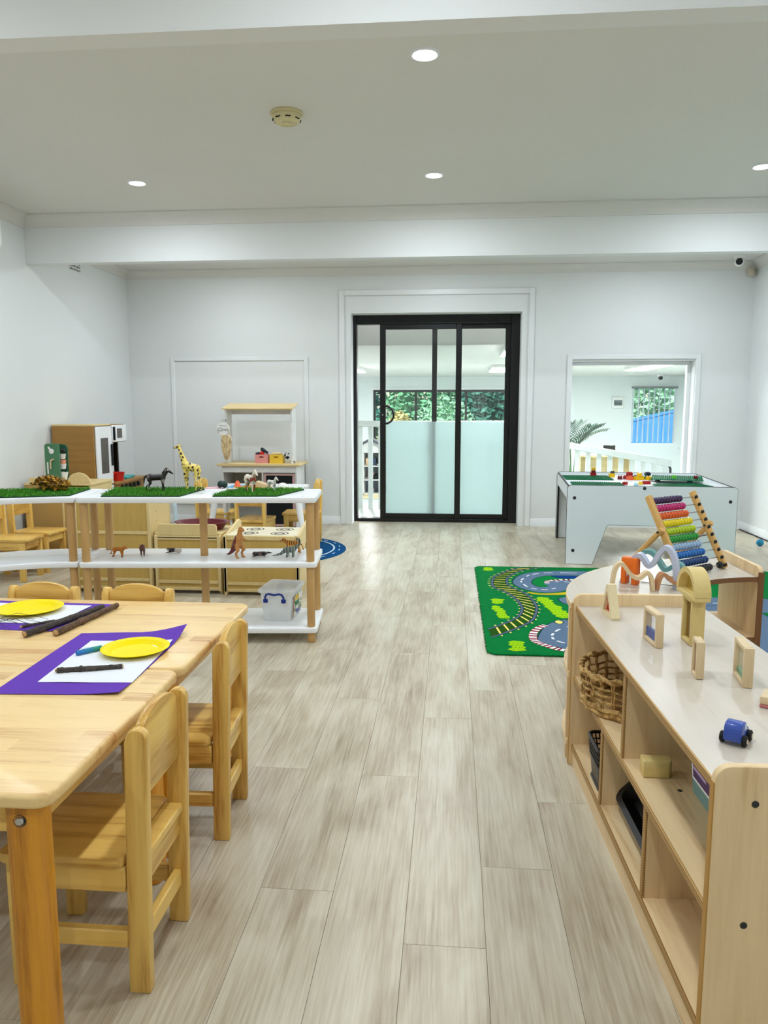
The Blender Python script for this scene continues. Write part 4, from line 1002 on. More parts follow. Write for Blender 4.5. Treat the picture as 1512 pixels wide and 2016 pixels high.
PINK = mat('pink_frame', S(196, 158, 152), .5)
o = bx('chalk_door', mat('chalkboard', S(26, 28, 30), .7, .2), .075, .345, -.004, .006, .07, .530)
for a in ((.050, .075, .05, .55), (.345, .369, .05, .55)): MB().box(a[0], a[1], -.008, .008, a[2], a[3], bev=.002).build('frame', PINK, o)
for a in ((.05, .07), (.53, .55)): MB().box(.075, .345, -.008, .008, a[0], a[1], bev=.002).build('frame', PINK, o)
for s in (-1, 1): bx('post', SW, s * .335 - .011, s * .335 + .011, .03, .20, .642, 1.160, bev=.002)
MB().prism([(-.01, 1.146), (-.01, 1.160), (.24, 1.206), (.24, 1.192)], -.362, .362, 'x', bev=.003).build('roof', STW, t)
bx('header', SW, -.335, .335, .186, .20, 1.10, 1.165)
MB().cyl((-.335, .028, 1.045), (-.335, .005, 1.047), .005, .004, 8).build('peg', INK, t)
t = thing('open_sign', 'round white sign reading Open on the left post of the stall', 'sign', (-2.130, 7.078, .965))
M = Matrix.Identity(4)
MB().lathe([(0, .003), (.064, .003), (.066, .0015), (.064, 0), (0, 0)], n=36, M=RX(90) @ Matrix.Diagonal((1, .92, 1, 1))).build('disc', PLASTIC_W, t)
text_mesh('lettering', 'Open', .046, mat('grey_ink', S(120, 124, 128), .6), t, Matrix.Translation((0, -.0034, -.004)) @ RX(90), 0, shear=.25)
MB().tube([(-.034, -.0034, .034), (.0, -.0034, .032), (.040, -.0034, .026)], .0012, 5).build('underline', INK, t)
MB().tube([(-.012, 0, .058), (-.008, .012, .080), (0, .016, .088), (.008, .012, .080), (.012, 0, .058)], .002, 6).build('cord', mat('jute', S(150, 130, 104), .9), t)
JUTE = mat('straw_plait', S(224, 200, 156), .85, .1, var=.2, vscale=70)
t = thing('straw_plait', 'pale plaited straw tassel hanging below the round sign', 'decoration', (-2.098, 7.062, .90))
for k in range(6):
    a0 = k * PI / 3
    pts = []
    for i in range(46):
        u = i / 45; rr = .040 * math.sin(PI * min(1, .22 + u * .78)) ** .8 + .004; a = a0 + u * 5 * (1 if k % 2 else -1)
        pts.append((rr * math.cos(a), rr * .5 * math.sin(a), -.235 * u + .01))
    MB().tube(pts, .0065, 6).build('strand', JUTE, t)
for k in range(5): MB().tube([((k - 2) * .010, -.012, 0), ((k - 2) * .016, -.018, -.10), ((k - 2) * .009, -.014, -.20)], [.006, .008, .003], 6).build('straw', JUTE, t)
MB().tube([(.012, 0, .105), (.03, 0, .05), (.046, 0, -.02), (.058, .0, -.06), (.060, 0, -.03), (.045, 0, .0)], .004, 6).build('ribbon', mat('linen_ribbon', S(228, 218, 200), .9), t)

def crate(label, x, y, z, m, w_=.125, d=.10, h=.082):
    t = thing('toy_crate', label, 'crate', (x, y, z)); hw = w_ / 2
    sl0, sl1, zt = -.020, .020, h - .022
    f = MB().box(-hw, hw, -d / 2, -d / 2 + .006, 0, zt - .008).box(-hw, sl0, -d / 2, -d / 2 + .006, zt - .008, zt + .006).box(sl1, hw, -d / 2, -d / 2 + .006, zt - .008, zt + .006).box(-hw, hw, -d / 2, -d / 2 + .006, zt + .006, h)
    f.build('front_board', m, t)
    MB().box(-hw, hw, d / 2 - .006, d / 2, 0, h, bev=.001).build('rear_board', m, t)
    for s in (-1, 1): MB().box(s * hw - (0 if s < 0 else .006), s * hw + (.006 if s < 0 else 0), -d / 2 + .006, d / 2 - .006, 0, h, bev=.001).build('side_board', m, t)
    MB().box(-hw + .006, hw - .006, -d / 2 + .006, d / 2 - .006, 0, .006).build('bottom_board', m, t)
    return t
crate('pink toy crate on the stall counter with red and dark toys', -1.785, 7.19, .642, mat('pink_paint', S(226, 150, 146), .5))
crate('yellow toy crate on the stall counter, right of the pink one', -1.640, 7.17, .642, mat('yellow_paint', S(236, 196, 60), .5))
tag(MB().ball((0, 0, 0), (.024, .024, .022)).tube([(0, 0, .018), (.002, .0, .030)], [.004, .002], 6).build('toy_apple', RED, loc=(-1.79, 7.19, .732)), 'red toy apple on top in the pink crate', 'toy fruit')
q = body('toy_aubergine', [((-.03, 0, .02), (.02, 0, -.012), .018, .013)], .004, mat('dark_blue_green', S(30, 44, 50), .4)); q.location = (-1.758, 7.185, .752); tag(q, 'dark oval toy vegetable leaning out of the pink crate', 'toy vegetable')
q = body('toy_grape', [((-.012, 0, 0), .014), ((.006, .01, .004), .013), ((.0, -.01, -.010), .013)], .004, mat('dark_purple', S(58, 30, 52), .4)); q.location = (-1.828, 7.185, .730); tag(q, 'dark purple toy fruit at the left in the pink crate', 'toy fruit')
q = body('toy_bread', [((-.035, 0, 0), (.035, 0, .004), .018, .016)], .004, mat('bread_cream', S(232, 208, 156), .7)); q.location = (-1.642, 7.17, .728); tag(q, 'cream toy loaf filling the yellow crate', 'toy food')
q = body('soft_toy', [((-.035, 0, .040), (.02, 0, -.002), .018, .014), ((.02, 0, 0), (.058, 0, -.022), .012, .008), ((-.035, 0, .04), (-.055, 0, .056), .012, .008), ((-.02, .01, .05), (.0, .01, .062), .008, .006), ((-.03, .0, .05), (-.024, 0, .070), .007, .005)], .004,
         patch('black_white_plush', S(236, 236, 232), S(18, 18, 20), 'noise', 38, .47, .53, .9)); q.location = (-1.525, 7.15, .674); tag(q, 'black and white soft toy leaning beside the yellow crate', 'soft toy')
for x, c, lb, ct in ((-2.10, (196, 40, 60), 'dark pink toy fruit at the left in the open stall shelf', 'toy fruit'), (-2.03, (240, 196, 30), 'yellow toy banana in the open stall shelf', 'toy fruit'), (-1.96, (40, 120, 70), 'green toy vegetable in the open stall shelf', 'toy vegetable'), (-1.90, (170, 40, 50), 'deep red toy fruit at the right in the open stall shelf', 'toy fruit')):
    q = body('toy_food', [((-.04, 0, 0), (.02, 0, .012), .022, .020), ((.02, 0, .012), (.045, 0, -.002), .018, .012)], .005, mat('toy_food_paint', S(*c), .4)); q.location = (x, 7.25, .392); tag(q, lb, ct)
tag(MB().prism(rrect(-.16, .16, -.09, .09, .02), 0, .012, 'z', bev=.003).build('tray', mat('sky_blue_tray', S(96, 176, 226), .4), loc=(-1.60, 6.0, .531), rz=0), 'light blue tray on the white table', 'tray')

# ------------------------------------------------------------------ white table with splayed legs on the round blue rug
t = thing('white_table', 'small white table with tapered legs on the round blue rug', 'table', (-1.53, 6.105, 0))
MB().prism(rrect(-.36, .36, -.22, .22, .05), .508, .530, 'z', bev=.005, seg=2).build('tabletop', WHITE, t)
for sx in (-1, 1):
    for sy in (-1, 1): MB().cyl((sx * .40, sy * .225, 0), (sx * .325, sy * .165, .508), .017, .029, 18).build('leg', WHITE, t)
def onto(o, label, cat): return tag(o, label, cat)
onto(body('toy_avocado', [((-.012, 0, .030), (.015, 0, .028), .032, .028)], .006, mat('deep_green_toy', S(22, 54, 46), .5)), 'dark green half-round toy at the left end of the white table', 'toy').location = (-1.80, 5.93, .530)
onto(MB().lathe([(0, 0), (.060, 0), (.075, .008), (.072, .010), (.058, .004), (0, .004)], n=28).build('toy_plate', mat('pale_pink_plate', S(240, 190, 198), .4)), 'pale pink toy plate under the dark green toy', 'plate').location = (-1.85, 5.86, .5305)
onto(MB().lathe([(.036, 0), (.034, .006), (.012, .055), (.006, .060), (0, .060)], n=22).box(-.042, .042, -.042, .042, 0, .006, bev=.004).build('toy_cone', mat('orange_cone', S(238, 110, 60), .5)), 'small orange toy cone on the white table', 'cone').location = (-1.68, 5.93, .531)
onto(MB().prism([(-.055, 0), (.060, 0), (.072, .022), (-.045, .062), (-.055, .05)], -.035, .035, 'y', bev=.004).build('toy_wedge', RAWW['x']), 'tan wooden wedge toy behind the pale horses on the white table', 'toy').location = (-1.47, 5.92, .531)
onto(MB().lathe([(.044, 0), (.045, .007), (.038, .028), (.022, .042), (0, .047)], n=24).build('toy_dome', PLASTIC_W), 'white dome-shaped toy at the right end of the white table', 'toy').location = (-1.32, 5.94, .531)
onto(MB().prism(rrect(-.06, .06, -.03, .03, .01), 0, .01, 'z', bev=.003).build('toy_card', mat('lemon_card', S(230, 238, 150), .6)), 'pale lemon flat toy beside the white dome', 'toy').location = (-1.24, 5.90, .531)
t = thing('round_rug', 'round dark blue rug with a pale ring under the white table', 'rug', (-1.52, 6.15, 0))
RUGB = mat('deep_blue_pile', S(14, 74, 124), .95, .05, var=.15, vscale=60, bump=.5, bscale=300)
MB().lathe([(0, .009), (.655, .009), (.665, .004), (.665, .0005), (0, .0005)], n=64).build('pile', RUGB, t)
MB().lathe([(.560, .009), (.560, .0098), (.574, .0098), (.574, .009), (.560, .009)], n=64).build('ring_print', mat('pale_blue_print', S(200, 220, 232), .9), t)
for k in range(24):
    a = R(15 * k); MB().box(-.024, .024, -.004, .004, 0, .0008).build('dash_print', mat('pale_print', S(200, 220, 232), .9) if k == 0 else D.materials['pale_print'], t, loc=(.615 * math.cos(a), .615 * math.sin(a), .009), rz=a + PI / 2)

# ------------------------------------------------------------------ toy animals
def legs4(xf, xh, w_, zb, rt, rm, rl, hoof, bendh=.07, stridef=(0, 0), strideh=(0, 0)):
    s = []
    for k, sy in enumerate((-1, 1)):
        f = stridef[k]; h = strideh[k]
        s += [((xf, sy * w_, zb), (xf + .01 + f * .4, sy * w_, zb * .52), rt * .8, rm), ((xf + .01 + f * .4, sy * w_, zb * .52), (xf + f, sy * w_, .03), rm * .9, rl), ((xf + .01 + f, sy * w_, .018), (hoof, hoof * .8, .018))]
        s += [((xh, sy * w_, zb), (xh + bendh + h * .3, sy * w_, zb * .68), rt, rm * 1.1), ((xh + bendh + h * .3, sy * w_, zb * .68), (xh - bendh * .7 + h * .7, sy * w_, zb * .42), rm, rl * 1.1), ((xh - bendh * .7 + h * .7, sy * w_, zb * .42), (xh - bendh * .5 + h, sy * w_, .03), rl * 1.05, rl), ((xh - bendh * .5 + .01 + h, sy * w_, .018), (hoof, hoof * .8, .018))]
    return s
def scaled(segs, k):
    o = []
    for sg in segs:
        if len(sg) == 2: o.append((tuple(v * k for v in sg[0]), tuple(v * k for v in sg[1]) if isinstance(sg[1], tuple) else sg[1] * k))
        else: o.append((tuple(v * k for v in sg[0]), tuple(v * k for v in sg[1]), sg[2] * k, sg[3] * k))
    return o
def animal(name, label, segs, k, m, loc, rz, extra=(), rx=0, vox=.0021):
    t = thing(name, label, 'toy animal', loc, R(rz)); t.rotation_euler.x = R(rx)
    body('body', scaled(segs, k), vox, m, t)
    for nm, sg, mm in extra: body(nm, scaled(sg, k), vox * .8, mm, t, 2)
    return t
HORSE = [((-.30, 0, .64), (.26, 0, .66), .165, .16), ((-.34, 0, .66), .165), ((.30, 0, .62), .15), ((.33, 0, .72), (.56, 0, 1.0), .125, .075), ((.55, 0, 1.0), (.78, 0, .84), .078, .048), ((.53, .04, 1.07), (.53, .045, 1.13), .022, .012), ((.53, -.04, 1.07), (.53, -.045, 1.13), .022, .012)] + legs4(.28, -.36, .085, .56, .11, .055, .032, .042, stridef=(.10, -.06), strideh=(.06, -.16))
MANE = [((.28, 0, .86), (.48, 0, 1.10), .035, .030), ((.48, 0, 1.10), (.60, 0, 1.05), .028, .02)]
TAIL = [((-.50, 0, .74), (-.60, 0, .62), .035, .05), ((-.60, 0, .62), (-.64, 0, .34), .05, .02)]
EYE = mat('toy_eye', S(12, 12, 14), .2)
DHORSE = patch('dark_horse_coat', S(30, 25, 25), S(176, 160, 150), 'noise', 30, .38, .43, .4)
DK = mat('black_mane', S(22, 20, 22), .5)
animal('toy_horse', 'dark brown and white toy horse walking on the middle grass mat', HORSE, .104, DHORSE, (-1.487, 3.775, .744), 4, [('mane', MANE, DK), ('tail', TAIL, DK), ('eyes', [((.60, .06, 1.0), .016), ((.60, -.06, 1.0), .016)], EYE)])
PHORSE = patch('pinto_coat', S(232, 222, 204), S(150, 62, 44), 'noise', 26, .45, .48, .4)
CRM = mat('cream_mane', S(226, 210, 180), .6)
animal('toy_horse', 'white toy horse with red-brown patches on the right grass mat', HORSE, .102, PHORSE, (-1.005, 3.785, .744), -50, [('mane', MANE, CRM), ('tail', TAIL, CRM), ('eyes', [((.60, .06, 1.0), .016), ((.60, -.06, 1.0), .016)], EYE)])
GHORSE = patch('grey_white_coat', S(228, 226, 220), S(120, 118, 118), 'noise', 60, .36, .42, .4)
animal('toy_foal', 'small grey-white toy foal right of the patched horse', HORSE, .066, GHORSE, (-.905, 3.825, .744), -40, [('mane', MANE, CRM), ('tail', TAIL, CRM)])
q = animal('toy_foal', 'pale toy animal lying flat at the left end of the right grass mat', HORSE, .040, GHORSE, (-1.09, 3.76, .758), 10); q.rotation_euler.x = R(85)
GIR = [((-.16, 0, .50), (.12, 0, .56), .095, .105), ((-.18, 0, .50), .095), ((.14, 0, .55), .10), ((.16, 0, .60), (.30, 0, .93), .085, .042), ((.30, 0, .93), (.335, 0, 1.0), .042, .045), ((.33, 0, 1.0), (.46, 0, .965), .043, .024), ((.31, .022, 1.03), (.305, .024, 1.065), .010, .009), ((.31, -.022, 1.03), (.305, -.024, 1.065), .010, .009), ((.29, .04, 1.02), (.27, .07, 1.03), .012, .006), ((.29, -.04, 1.02), (.27, -.07, 1.03), .012, .006), ((-.25, 0, .52), (-.29, 0, .36), .014, .010)] + legs4(.13, -.20, .05, .46, .055, .032, .020, .024, .03, stridef=(.02, -.05), strideh=(-.03, .04))
GCOAT = patch('giraffe_coat', S(242, 216, 110), S(62, 40, 30), 'spots', 54, .36, .41, .4)
HOOF = mat('dark_hoof', S(40, 32, 30), .5)
animal('toy_giraffe', 'tall yellow toy giraffe with dark spots at the corner of the grass mat', GIR, .222, GCOAT, (-1.338, 3.860, .740), 160, [('eyes', [((.36, .038, 1.01), .008), ((.36, -.038, 1.01), .008)], EYE), ('hooves', [((-.245, .05, .018), (.028, .024, .02)), ((-.175, -.05, .018), (.028, .024, .02))], HOOF)], vox=.0026)
# heap of a plated dinosaur on the left mat
SPIKE = patch('dino_plates', S(206, 150, 30), S(90, 66, 30), 'noise', 60, .42, .56, .6)
t = thing('toy_dinosaur', 'brown and mustard plated toy dinosaur resting on the left grass mat', 'toy animal', (-2.025, 3.755, .742), R(-14)); t.scale = (1.4, 1.4, 1.3)
body('body', scaled([((-.35, 0, .28), (.25, 0, .24), .24, .22), ((.25, 0, .22), (.62, 0, .14), .18, .10), ((-.35, 0, .24), (-.72, 0, .10), .18, .07), ((-.72, 0, .10), (-.98, 0, .05), .07, .03), ((.62, 0, .13), (.85, 0, .30), .08, .03)] + [((x, s * .2, .15), (x + .04, s * .3, .03), .09, .06) for x in (-.3, .3) for s in (-1, 1)], .085), .003, SPIKE, t)
rg = random.Random(9)
pm = MB().prism([(-.012, 0), (.012, 0), (.015, .016), (.0, .030), (-.015, .016)], -.003, .003, 'y', bev=.0015).build('plate', SPIKE, t); first = True
for i in range(9):
    for j in range(5):
        u = i / 8; a = R(-70 + 35 * j + rg.uniform(-9, 9)); x = -.065 + .125 * u; rad = .020 * math.sin(PI * min(1, .15 + u * .8)) + .006
        o = pm if first else copy_tree(pm, t); first = False
        o.location = (x, rad * math.sin(a), .018 + rad * math.cos(a) * .9); o.rotation_euler = (-a, rg.uniform(-.5, .5), rg.uniform(-.5, .5)); s_ = rg.uniform(.6, 1.05) * (1 - .35 * abs(u - .5)); o.scale = (s_, 1, s_)
# cats, pig, dinosaurs on the middle board
CAT = [((-.30, 0, .50), (.22, 0, .52), .145, .15), ((.30, 0, .54), (.46, 0, .62), .13, .11), ((.50, 0, .66), .115), ((.56, 0, .62), (.66, 0, .59), .07, .05), ((.46, .08, .76), (.46, .085, .80), .032, .018), ((.46, -.08, .76), (.46, -.085, .80), .032, .018), ((-.42, 0, .52), (-.58, 0, .34), .04, .034), ((-.58, 0, .34), (-.56, 0, .16), .034, .03), ((-.56, 0, .16), (-.64, 0, .20), .03, .034)] + legs4(.24, -.34, .085, .46, .11, .066, .050, .062, .05, stridef=(.06, -.04), strideh=(.04, -.08))
LION = patch('tawny_coat', S(196, 122, 36), S(150, 84, 24), 'axis', 40, .3, .8, .5, 2, .03, .01)
animal('toy_lioness', 'tawny orange toy lioness on the middle board, at the left', CAT, .076, mat('tawny_coat_plain', S(190, 116, 34), .5, var=.15, vscale=40), (-1.682, 3.725, .4085), -12, [('paws', [((.30, -.085, .03), .06), ((-.42, -.085, .03), .06), ((-.64, 0, .20), .045)], mat('dark_paw', S(84, 52, 28), .5)), ('muzzle', [((.655, 0, .58), .045)], mat('cream_muzzle', S(226, 196, 160), .5))])
BOAR = [((-.26, 0, .52), (.20, 0, .54), .17, .18), ((.26, 0, .56), (.46, 0, .54), .15, .10), ((.46, 0, .54), (.62, 0, .46), .10, .055), ((.34, .09, .70), (.33, .11, .80), .035, .016), ((.34, -.09, .70), (.33, -.11, .80), .035, .016), ((-.20, 0, .66), (.24, 0, .70), .06, .07), ((-.42, 0, .56), (-.48, 0, .42), .018, .014)] + legs4(.20, -.26, .09, .44, .10, .055, .034, .042, .04)
animal('toy_boar', 'small reddish brown toy boar facing front on the middle board', BOAR, .080, mat('red_brown_coat', S(96, 52, 36), .5, var=.3, vscale=50), (-1.574, 3.765, .4085), -62)
LAMB = patch('grey_dark_head', S(206, 196, 186), S(54, 40, 38), 'axis', 50, .42, .58, .6, 0, .012, -.016)
t = animal('toy_lamb', 'pale toy animal with dark head lying on its side, middle board', HORSE, .074, LAMB, (-1.44, 3.80, .4225), 170); t.rotation_euler.x = R(88)
TREX = [((-.05, 0, .50), (.03, 0, .66), .17, .16), ((.03, 0, .66), (.06, 0, .84), .13, .085), ((.05, 0, .88), (.10, 0, .98), .08, .085), ((.10, 0, .98), (.20, 0, .95), .085, .06), ((-.10, 0, .46), (-.30, 0, .20), .15, .075), ((-.30, 0, .20), (-.46, 0, .08), .075, .04), ((-.46, 0, .08), (-.56, 0, .06), .04, .02)]
for s in (-1, 1): TREX += [((-.02, s * .10, .44), (.08, s * .14, .28), .10, .07), ((.08, s * .14, .28), (-.01, s * .14, .14), .055, .04), ((-.01, s * .14, .14), (.03, s * .14, .03), .04, .04), ((.03, s * .14, .025), (.13, s * .15, .02), .038, .024), ((.10, s * .11, .66), (.19, s * .12, .60), .035, .024), ((.19, s * .12, .60), (.23, s * .12, .63), .022, .014)]
TRX = patch('dino_tan_maroon', S(206, 142, 72), S(110, 34, 38), 'axis', 30, .40, .60, .5, 0, -.022, .022)
animal('toy_dinosaur', 'upright tan and maroon toy dinosaur on the middle board', TREX, .150, TRX, (-1.065, 3.755, .4085), -28)
t = animal('toy_calf', 'dark brown toy animal lying on its side beside the upright dinosaur', HORSE, .076, patch('dark_calf', S(40, 32, 32), S(150, 110, 90), 'noise', 40, .34, .40, .4), (-.950, 3.745, .4245), 20); t.rotation_euler.x = R(-92)
TIG = patch('tiger_coat', S(222, 146, 34), S(60, 36, 18), 'stripes', 26, .24, .40, .5)
animal('toy_tiger', 'striped orange toy tiger standing behind the grey dinosaur', CAT, .096, TIG, (-.825, 3.925, .4085), 176, [('eyes', [((.58, .06, .69), .014), ((.58, -.06, .69), .014)], EYE)])
BRON = [((-.14, 0, .34), (.16, 0, .36), .16, .15), ((.20, 0, .40), (.42, 0, .58), .11, .065), ((.42, 0, .58), (.50, 0, .76), .065, .05), ((.50, 0, .76), (.44, 0, .86), .05, .05), ((.44, 0, .86), (.32, 0, .84), .055, .04), ((-.22, 0, .34), (-.46, 0, .14), .12, .07), ((-.46, 0, .14), (-.80, 0, .06), .07, .025), ((-.80, 0, .06), (-.92, 0, .08), .025, .012)]
for s in (-1, 1): BRON += [((.14, s * .10, .32), (.16, s * .13, .16), .085, .06), ((.16, s * .13, .16), (.15, s * .13, .04), .055, .06), ((-.14, s * .10, .32), (-.10, s * .14, .18), .10, .065), ((-.10, s * .14, .18), (-.14, s * .14, .04), .058, .06)]
animal('toy_dinosaur', 'grey long-necked toy dinosaur with dark stripes at the right end of the middle board', BRON, .104, patch('grey_dino', S(136, 146, 138), S(52, 62, 58), 'stripes', 20, .16, .34, .5), (-.812, 3.800, .4085), 6)

# ------------------------------------------------------------------ printed road rug
t = thing('road_rug', 'green play rug printed with roads, railway and bushes, beside the white play table', 'rug', (0, 0, 0))
GP = mat('green_pile', S(10, 122, 58), .95, .05, var=.10, vscale=70, bump=.5, bscale=320)
MB().prism(rrect(.182, 2.25, 3.545, 5.585, .05), .0005, .009, 'z', bev=.003, seg=2).build('pile', GP, t)
PR = {k: mat('rug_print_' + k, S(*c), .95, .05, var=.08, vscale=90) for k, c in dict(road=(98, 120, 146), track=(84, 104, 120), bed=(40, 84, 20), yellow=(240, 226, 120), lime=(156, 210, 24), line=(20, 40, 62), white=(236, 238, 240), red=(150, 18, 40), blue=(14, 62, 130), green=(12, 128, 60), sand=(206, 184, 40), pine=(60, 120, 20)).items()}
def smooth(pts, n=6, closed=False):
    P = [Vector((*p, 0)) for p in pts]; m = len(P); out = []
    for i in range(m if closed else m - 1):
        g = lambda k: P[k % m] if closed else P[max(0, min(m - 1, k))]
        a, b_, c, d = g(i - 1), g(i), g(i + 1), g(i + 2)
        for k in range(n):
            u = k / n; out.append(.5 * ((2 * b_) + (c - a) * u + (2 * a - 5 * b_ + 4 * c - d) * u * u + (3 * b_ - a - 3 * c + d) * u ** 3))
    if not closed: out.append(P[-1])
    return out
def flat(b, pts, z): b.b.faces.new([b.b.verts.new((p[0], p[1], z)) for p in pts])
def ribbon(b, pts, wd, z, u0=0, u1=1):
    n = len(pts); L_, R_ = [], []
    i0, i1 = int(u0 * (n - 1)), int(u1 * (n - 1))
    for i in range(i0, i1 + 1):
        d = (pts[min(i + 1, n - 1)] - pts[max(i - 1, 0)]).normalized(); q = Vector((-d.y, d.x, 0)) * wd / 2
        L_.append(b.b.verts.new((*(pts[i] + q).xy, z))); R_.append(b.b.verts.new((*(pts[i] - q).xy, z)))
    for i in range(len(L_) - 1): b.b.faces.new((R_[i], R_[i + 1], L_[i + 1], L_[i]))
Z0 = .0092
railL = smooth([(.521, 5.56), (.458, 5.501), (.369, 5.357), (.306, 5.22), (.281, 5.063), (.288, 4.904), (.346, 4.798), (.392, 4.657), (.416, 4.511), (.418, 4.372), (.385, 4.217), (.327, 4.11), (.267, 4.026), (.205, 3.949)])
railR = smooth([(.66, 5.56), (.55, 5.492), (.461, 5.364), (.402, 5.229), (.378, 5.072), (.394, 4.941), (.454, 4.807), (.49, 4.666), (.505, 4.519), (.502, 4.38), (.464, 4.183), (.421, 4.078), (.354, 3.977), (.279, 3.878), (.214, 3.806)])
def along(P, k):
    ds = [0]
    for a, c in zip(P, P[1:]): ds.append(ds[-1] + (c - a).length)
    out = []
    for i in range(k):
        s_ = ds[-1] * i / (k - 1); j = max(q for q in range(len(ds)) if ds[q] <= s_ + 1e-9); j = min(j, len(P) - 2)
        out.append(P[j].lerp(P[j + 1], (s_ - ds[j]) / max(1e-9, ds[j + 1] - ds[j])))
    return out
A_, B_ = along(railL, 27), along(railR, 27)
b = MB()
for i in range(26): flat(b, (A_[i], B_[i], B_[i + 1], A_[i + 1]), Z0)
b.build('track_bed_print', PR['bed'], t, smooth=0)
b = MB()
for i in range(1, 26):
    a, c = A_[i], B_[i]; d = (c - a).normalized(); q = Vector((-d.y, d.x, 0)) * .0055; a = a - d * .03; c = c + d * .03
    flat(b, (a - q, c - q, c + q, a + q), Z0 + .0003)
b.build('sleeper_print', PR['yellow'], t, smooth=0)
for P in (railL, railR):
    b = MB(); ribbon(b, P, .021, Z0 + .0005); b.build('rail_outline_print', PR['line'], t, smooth=0)
    b = MB(); ribbon(b, P, .014, Z0 + .0007); b.build('rail_print', PR['track'], t, smooth=0)
def blob_print(nm, pts, m, z, outline=True, n=6):
    P = smooth(pts, n, True); c = sum(P, Vector()) / len(P)
    if outline: b = MB(); flat(b, [c + (p - c) * 1.0 + (p - c).normalized() * .006 for p in P], z - .0001); b.build('outline_print', PR['line'], t, smooth=0)
    b = MB(); flat(b, P, z); return b.build(nm, m, t, smooth=0)
blob_print('road_print', [(.419, 5.045), (.443, 5.185), (.491, 5.301), (.561, 5.38), (.658, 5.432), (.80, 5.46), (.98, 5.45), (1.15, 5.36), (1.24, 5.18), (1.22, 4.98), (1.08, 4.90), (.90, 4.93), (.764, 4.90), (.709, 4.837), (.634, 4.796), (.572, 4.798), (.507, 4.839), (.451, 4.917)], PR['road'], Z0 + .0004)
blob_print('island_print', [(.545, 5.056), (.565, 5.155), (.607, 5.23), (.675, 5.284), (.80, 5.30), (.98, 5.30), (1.06, 5.20), (.95, 5.17), (.834, 5.185), (.769, 5.160), (.699, 5.140), (.637, 5.079), (.623, 5.018), (.645, 4.982), (.615, 4.946), (.571, 4.956)], PR['green'], Z0 + .0007)
blob_print('pond_print', [(.70, 5.275), (.74, 5.29), (.90, 5.29), (.93, 5.25), (.88, 5.215), (.76, 5.215)], PR['blue'], Z0 + .0010)
blob_print('sand_print', [(.491, 4.800), (.56, 4.768), (.634, 4.778), (.72, 4.810), (.80, 4.86), (.92, 4.86), (.93, 4.80), (.75, 4.752), (.608, 4.733), (.52, 4.745)], PR['sand'], Z0 + .0002)
blob_print('road_print', [(.446, 3.788), (.472, 3.913), (.519, 4.048), (.578, 4.131), (.655, 4.178), (.80, 4.20), (1.0, 4.15), (1.08, 3.95), (1.0, 3.75), (.80, 3.63), (.606, 3.620), (.571, 3.644), (.527, 3.671), (.474, 3.715)], PR['road'], Z0 + .0004)
blob_print('road_print', [(.66, 4.618), (.685, 4.67), (.732, 4.699), (.80, 4.72), (1.3, 4.72), (1.9, 4.75), (1.95, 4.45), (1.3, 4.40), (.80, 4.46), (.742, 4.480), (.683, 4.52)], PR['road'], Z0 + .0004)
blob_print('road_print', [(1.3, 3.75), (1.36, 4.2), (1.42, 4.5), (1.72, 4.5), (1.75, 4.1), (1.62, 3.7), (1.45, 3.62)], PR['road'], Z0 + .0006)
def dashes(P, k, wd, on=.6, m=PR['white'], z=Z0 + .0012):
    Q = smooth(P, 10)
    for i in range(k): b = MB(); ribbon(b, Q, wd, z, i / k, (i + on) / k); b.build('dash_print', m, t, smooth=0)
dashes([(.682, 4.923), (.626, 4.870), (.556, 4.878), (.504, 4.936), (.477, 5.065), (.481, 5.131), (.528, 5.255), (.574, 5.318), (.659, 5.375), (.774, 5.395), (.95, 5.385)], 10, .012)
dashes([(.70, 5.10), (.76, 5.11), (.82, 5.08), (.90, 5.06)], 3, .010)
dashes([(.66, 4.05), (.58, 3.98), (.535, 3.90), (.52, 3.83), (.535, 3.77), (.60, 3.715), (.70, 3.68)], 6, .013)
dashes([(.74, 4.60), (1.0, 4.58), (1.4, 4.60), (1.9, 4.62)], 9, .012); dashes([(1.45, 3.8), (1.55, 4.15), (1.62, 4.45)], 4, .014)
def curb(P, wd, k):
    Q = smooth(P, 8); b = MB(); ribbon(b, Q, wd, Z0 + .0008); b.build('curb_red_print', PR['red'], t, smooth=0); dashes(P, k, wd * .92, .55, PR['white'], Z0 + .0011)
curb([(.512, 4.048), (.466, 3.986), (.432, 3.891), (.422, 3.802), (.434, 3.742), (.466, 3.697), (.508, 3.650), (.56, 3.618), (.66, 3.595)], .042, 18)
curb([(.640, 5.050), (.655, 5.115), (.72, 5.155), (.80, 5.172), (.88, 5.165), (.96, 5.17)], .035, 11)
curb([(1.42, 4.30), (1.52, 4.38), (1.66, 4.40)], .06, 7); curb([(1.32, 3.66), (1.45, 3.60), (1.6, 3.62)], .05, 8)
rg = random.Random(4)
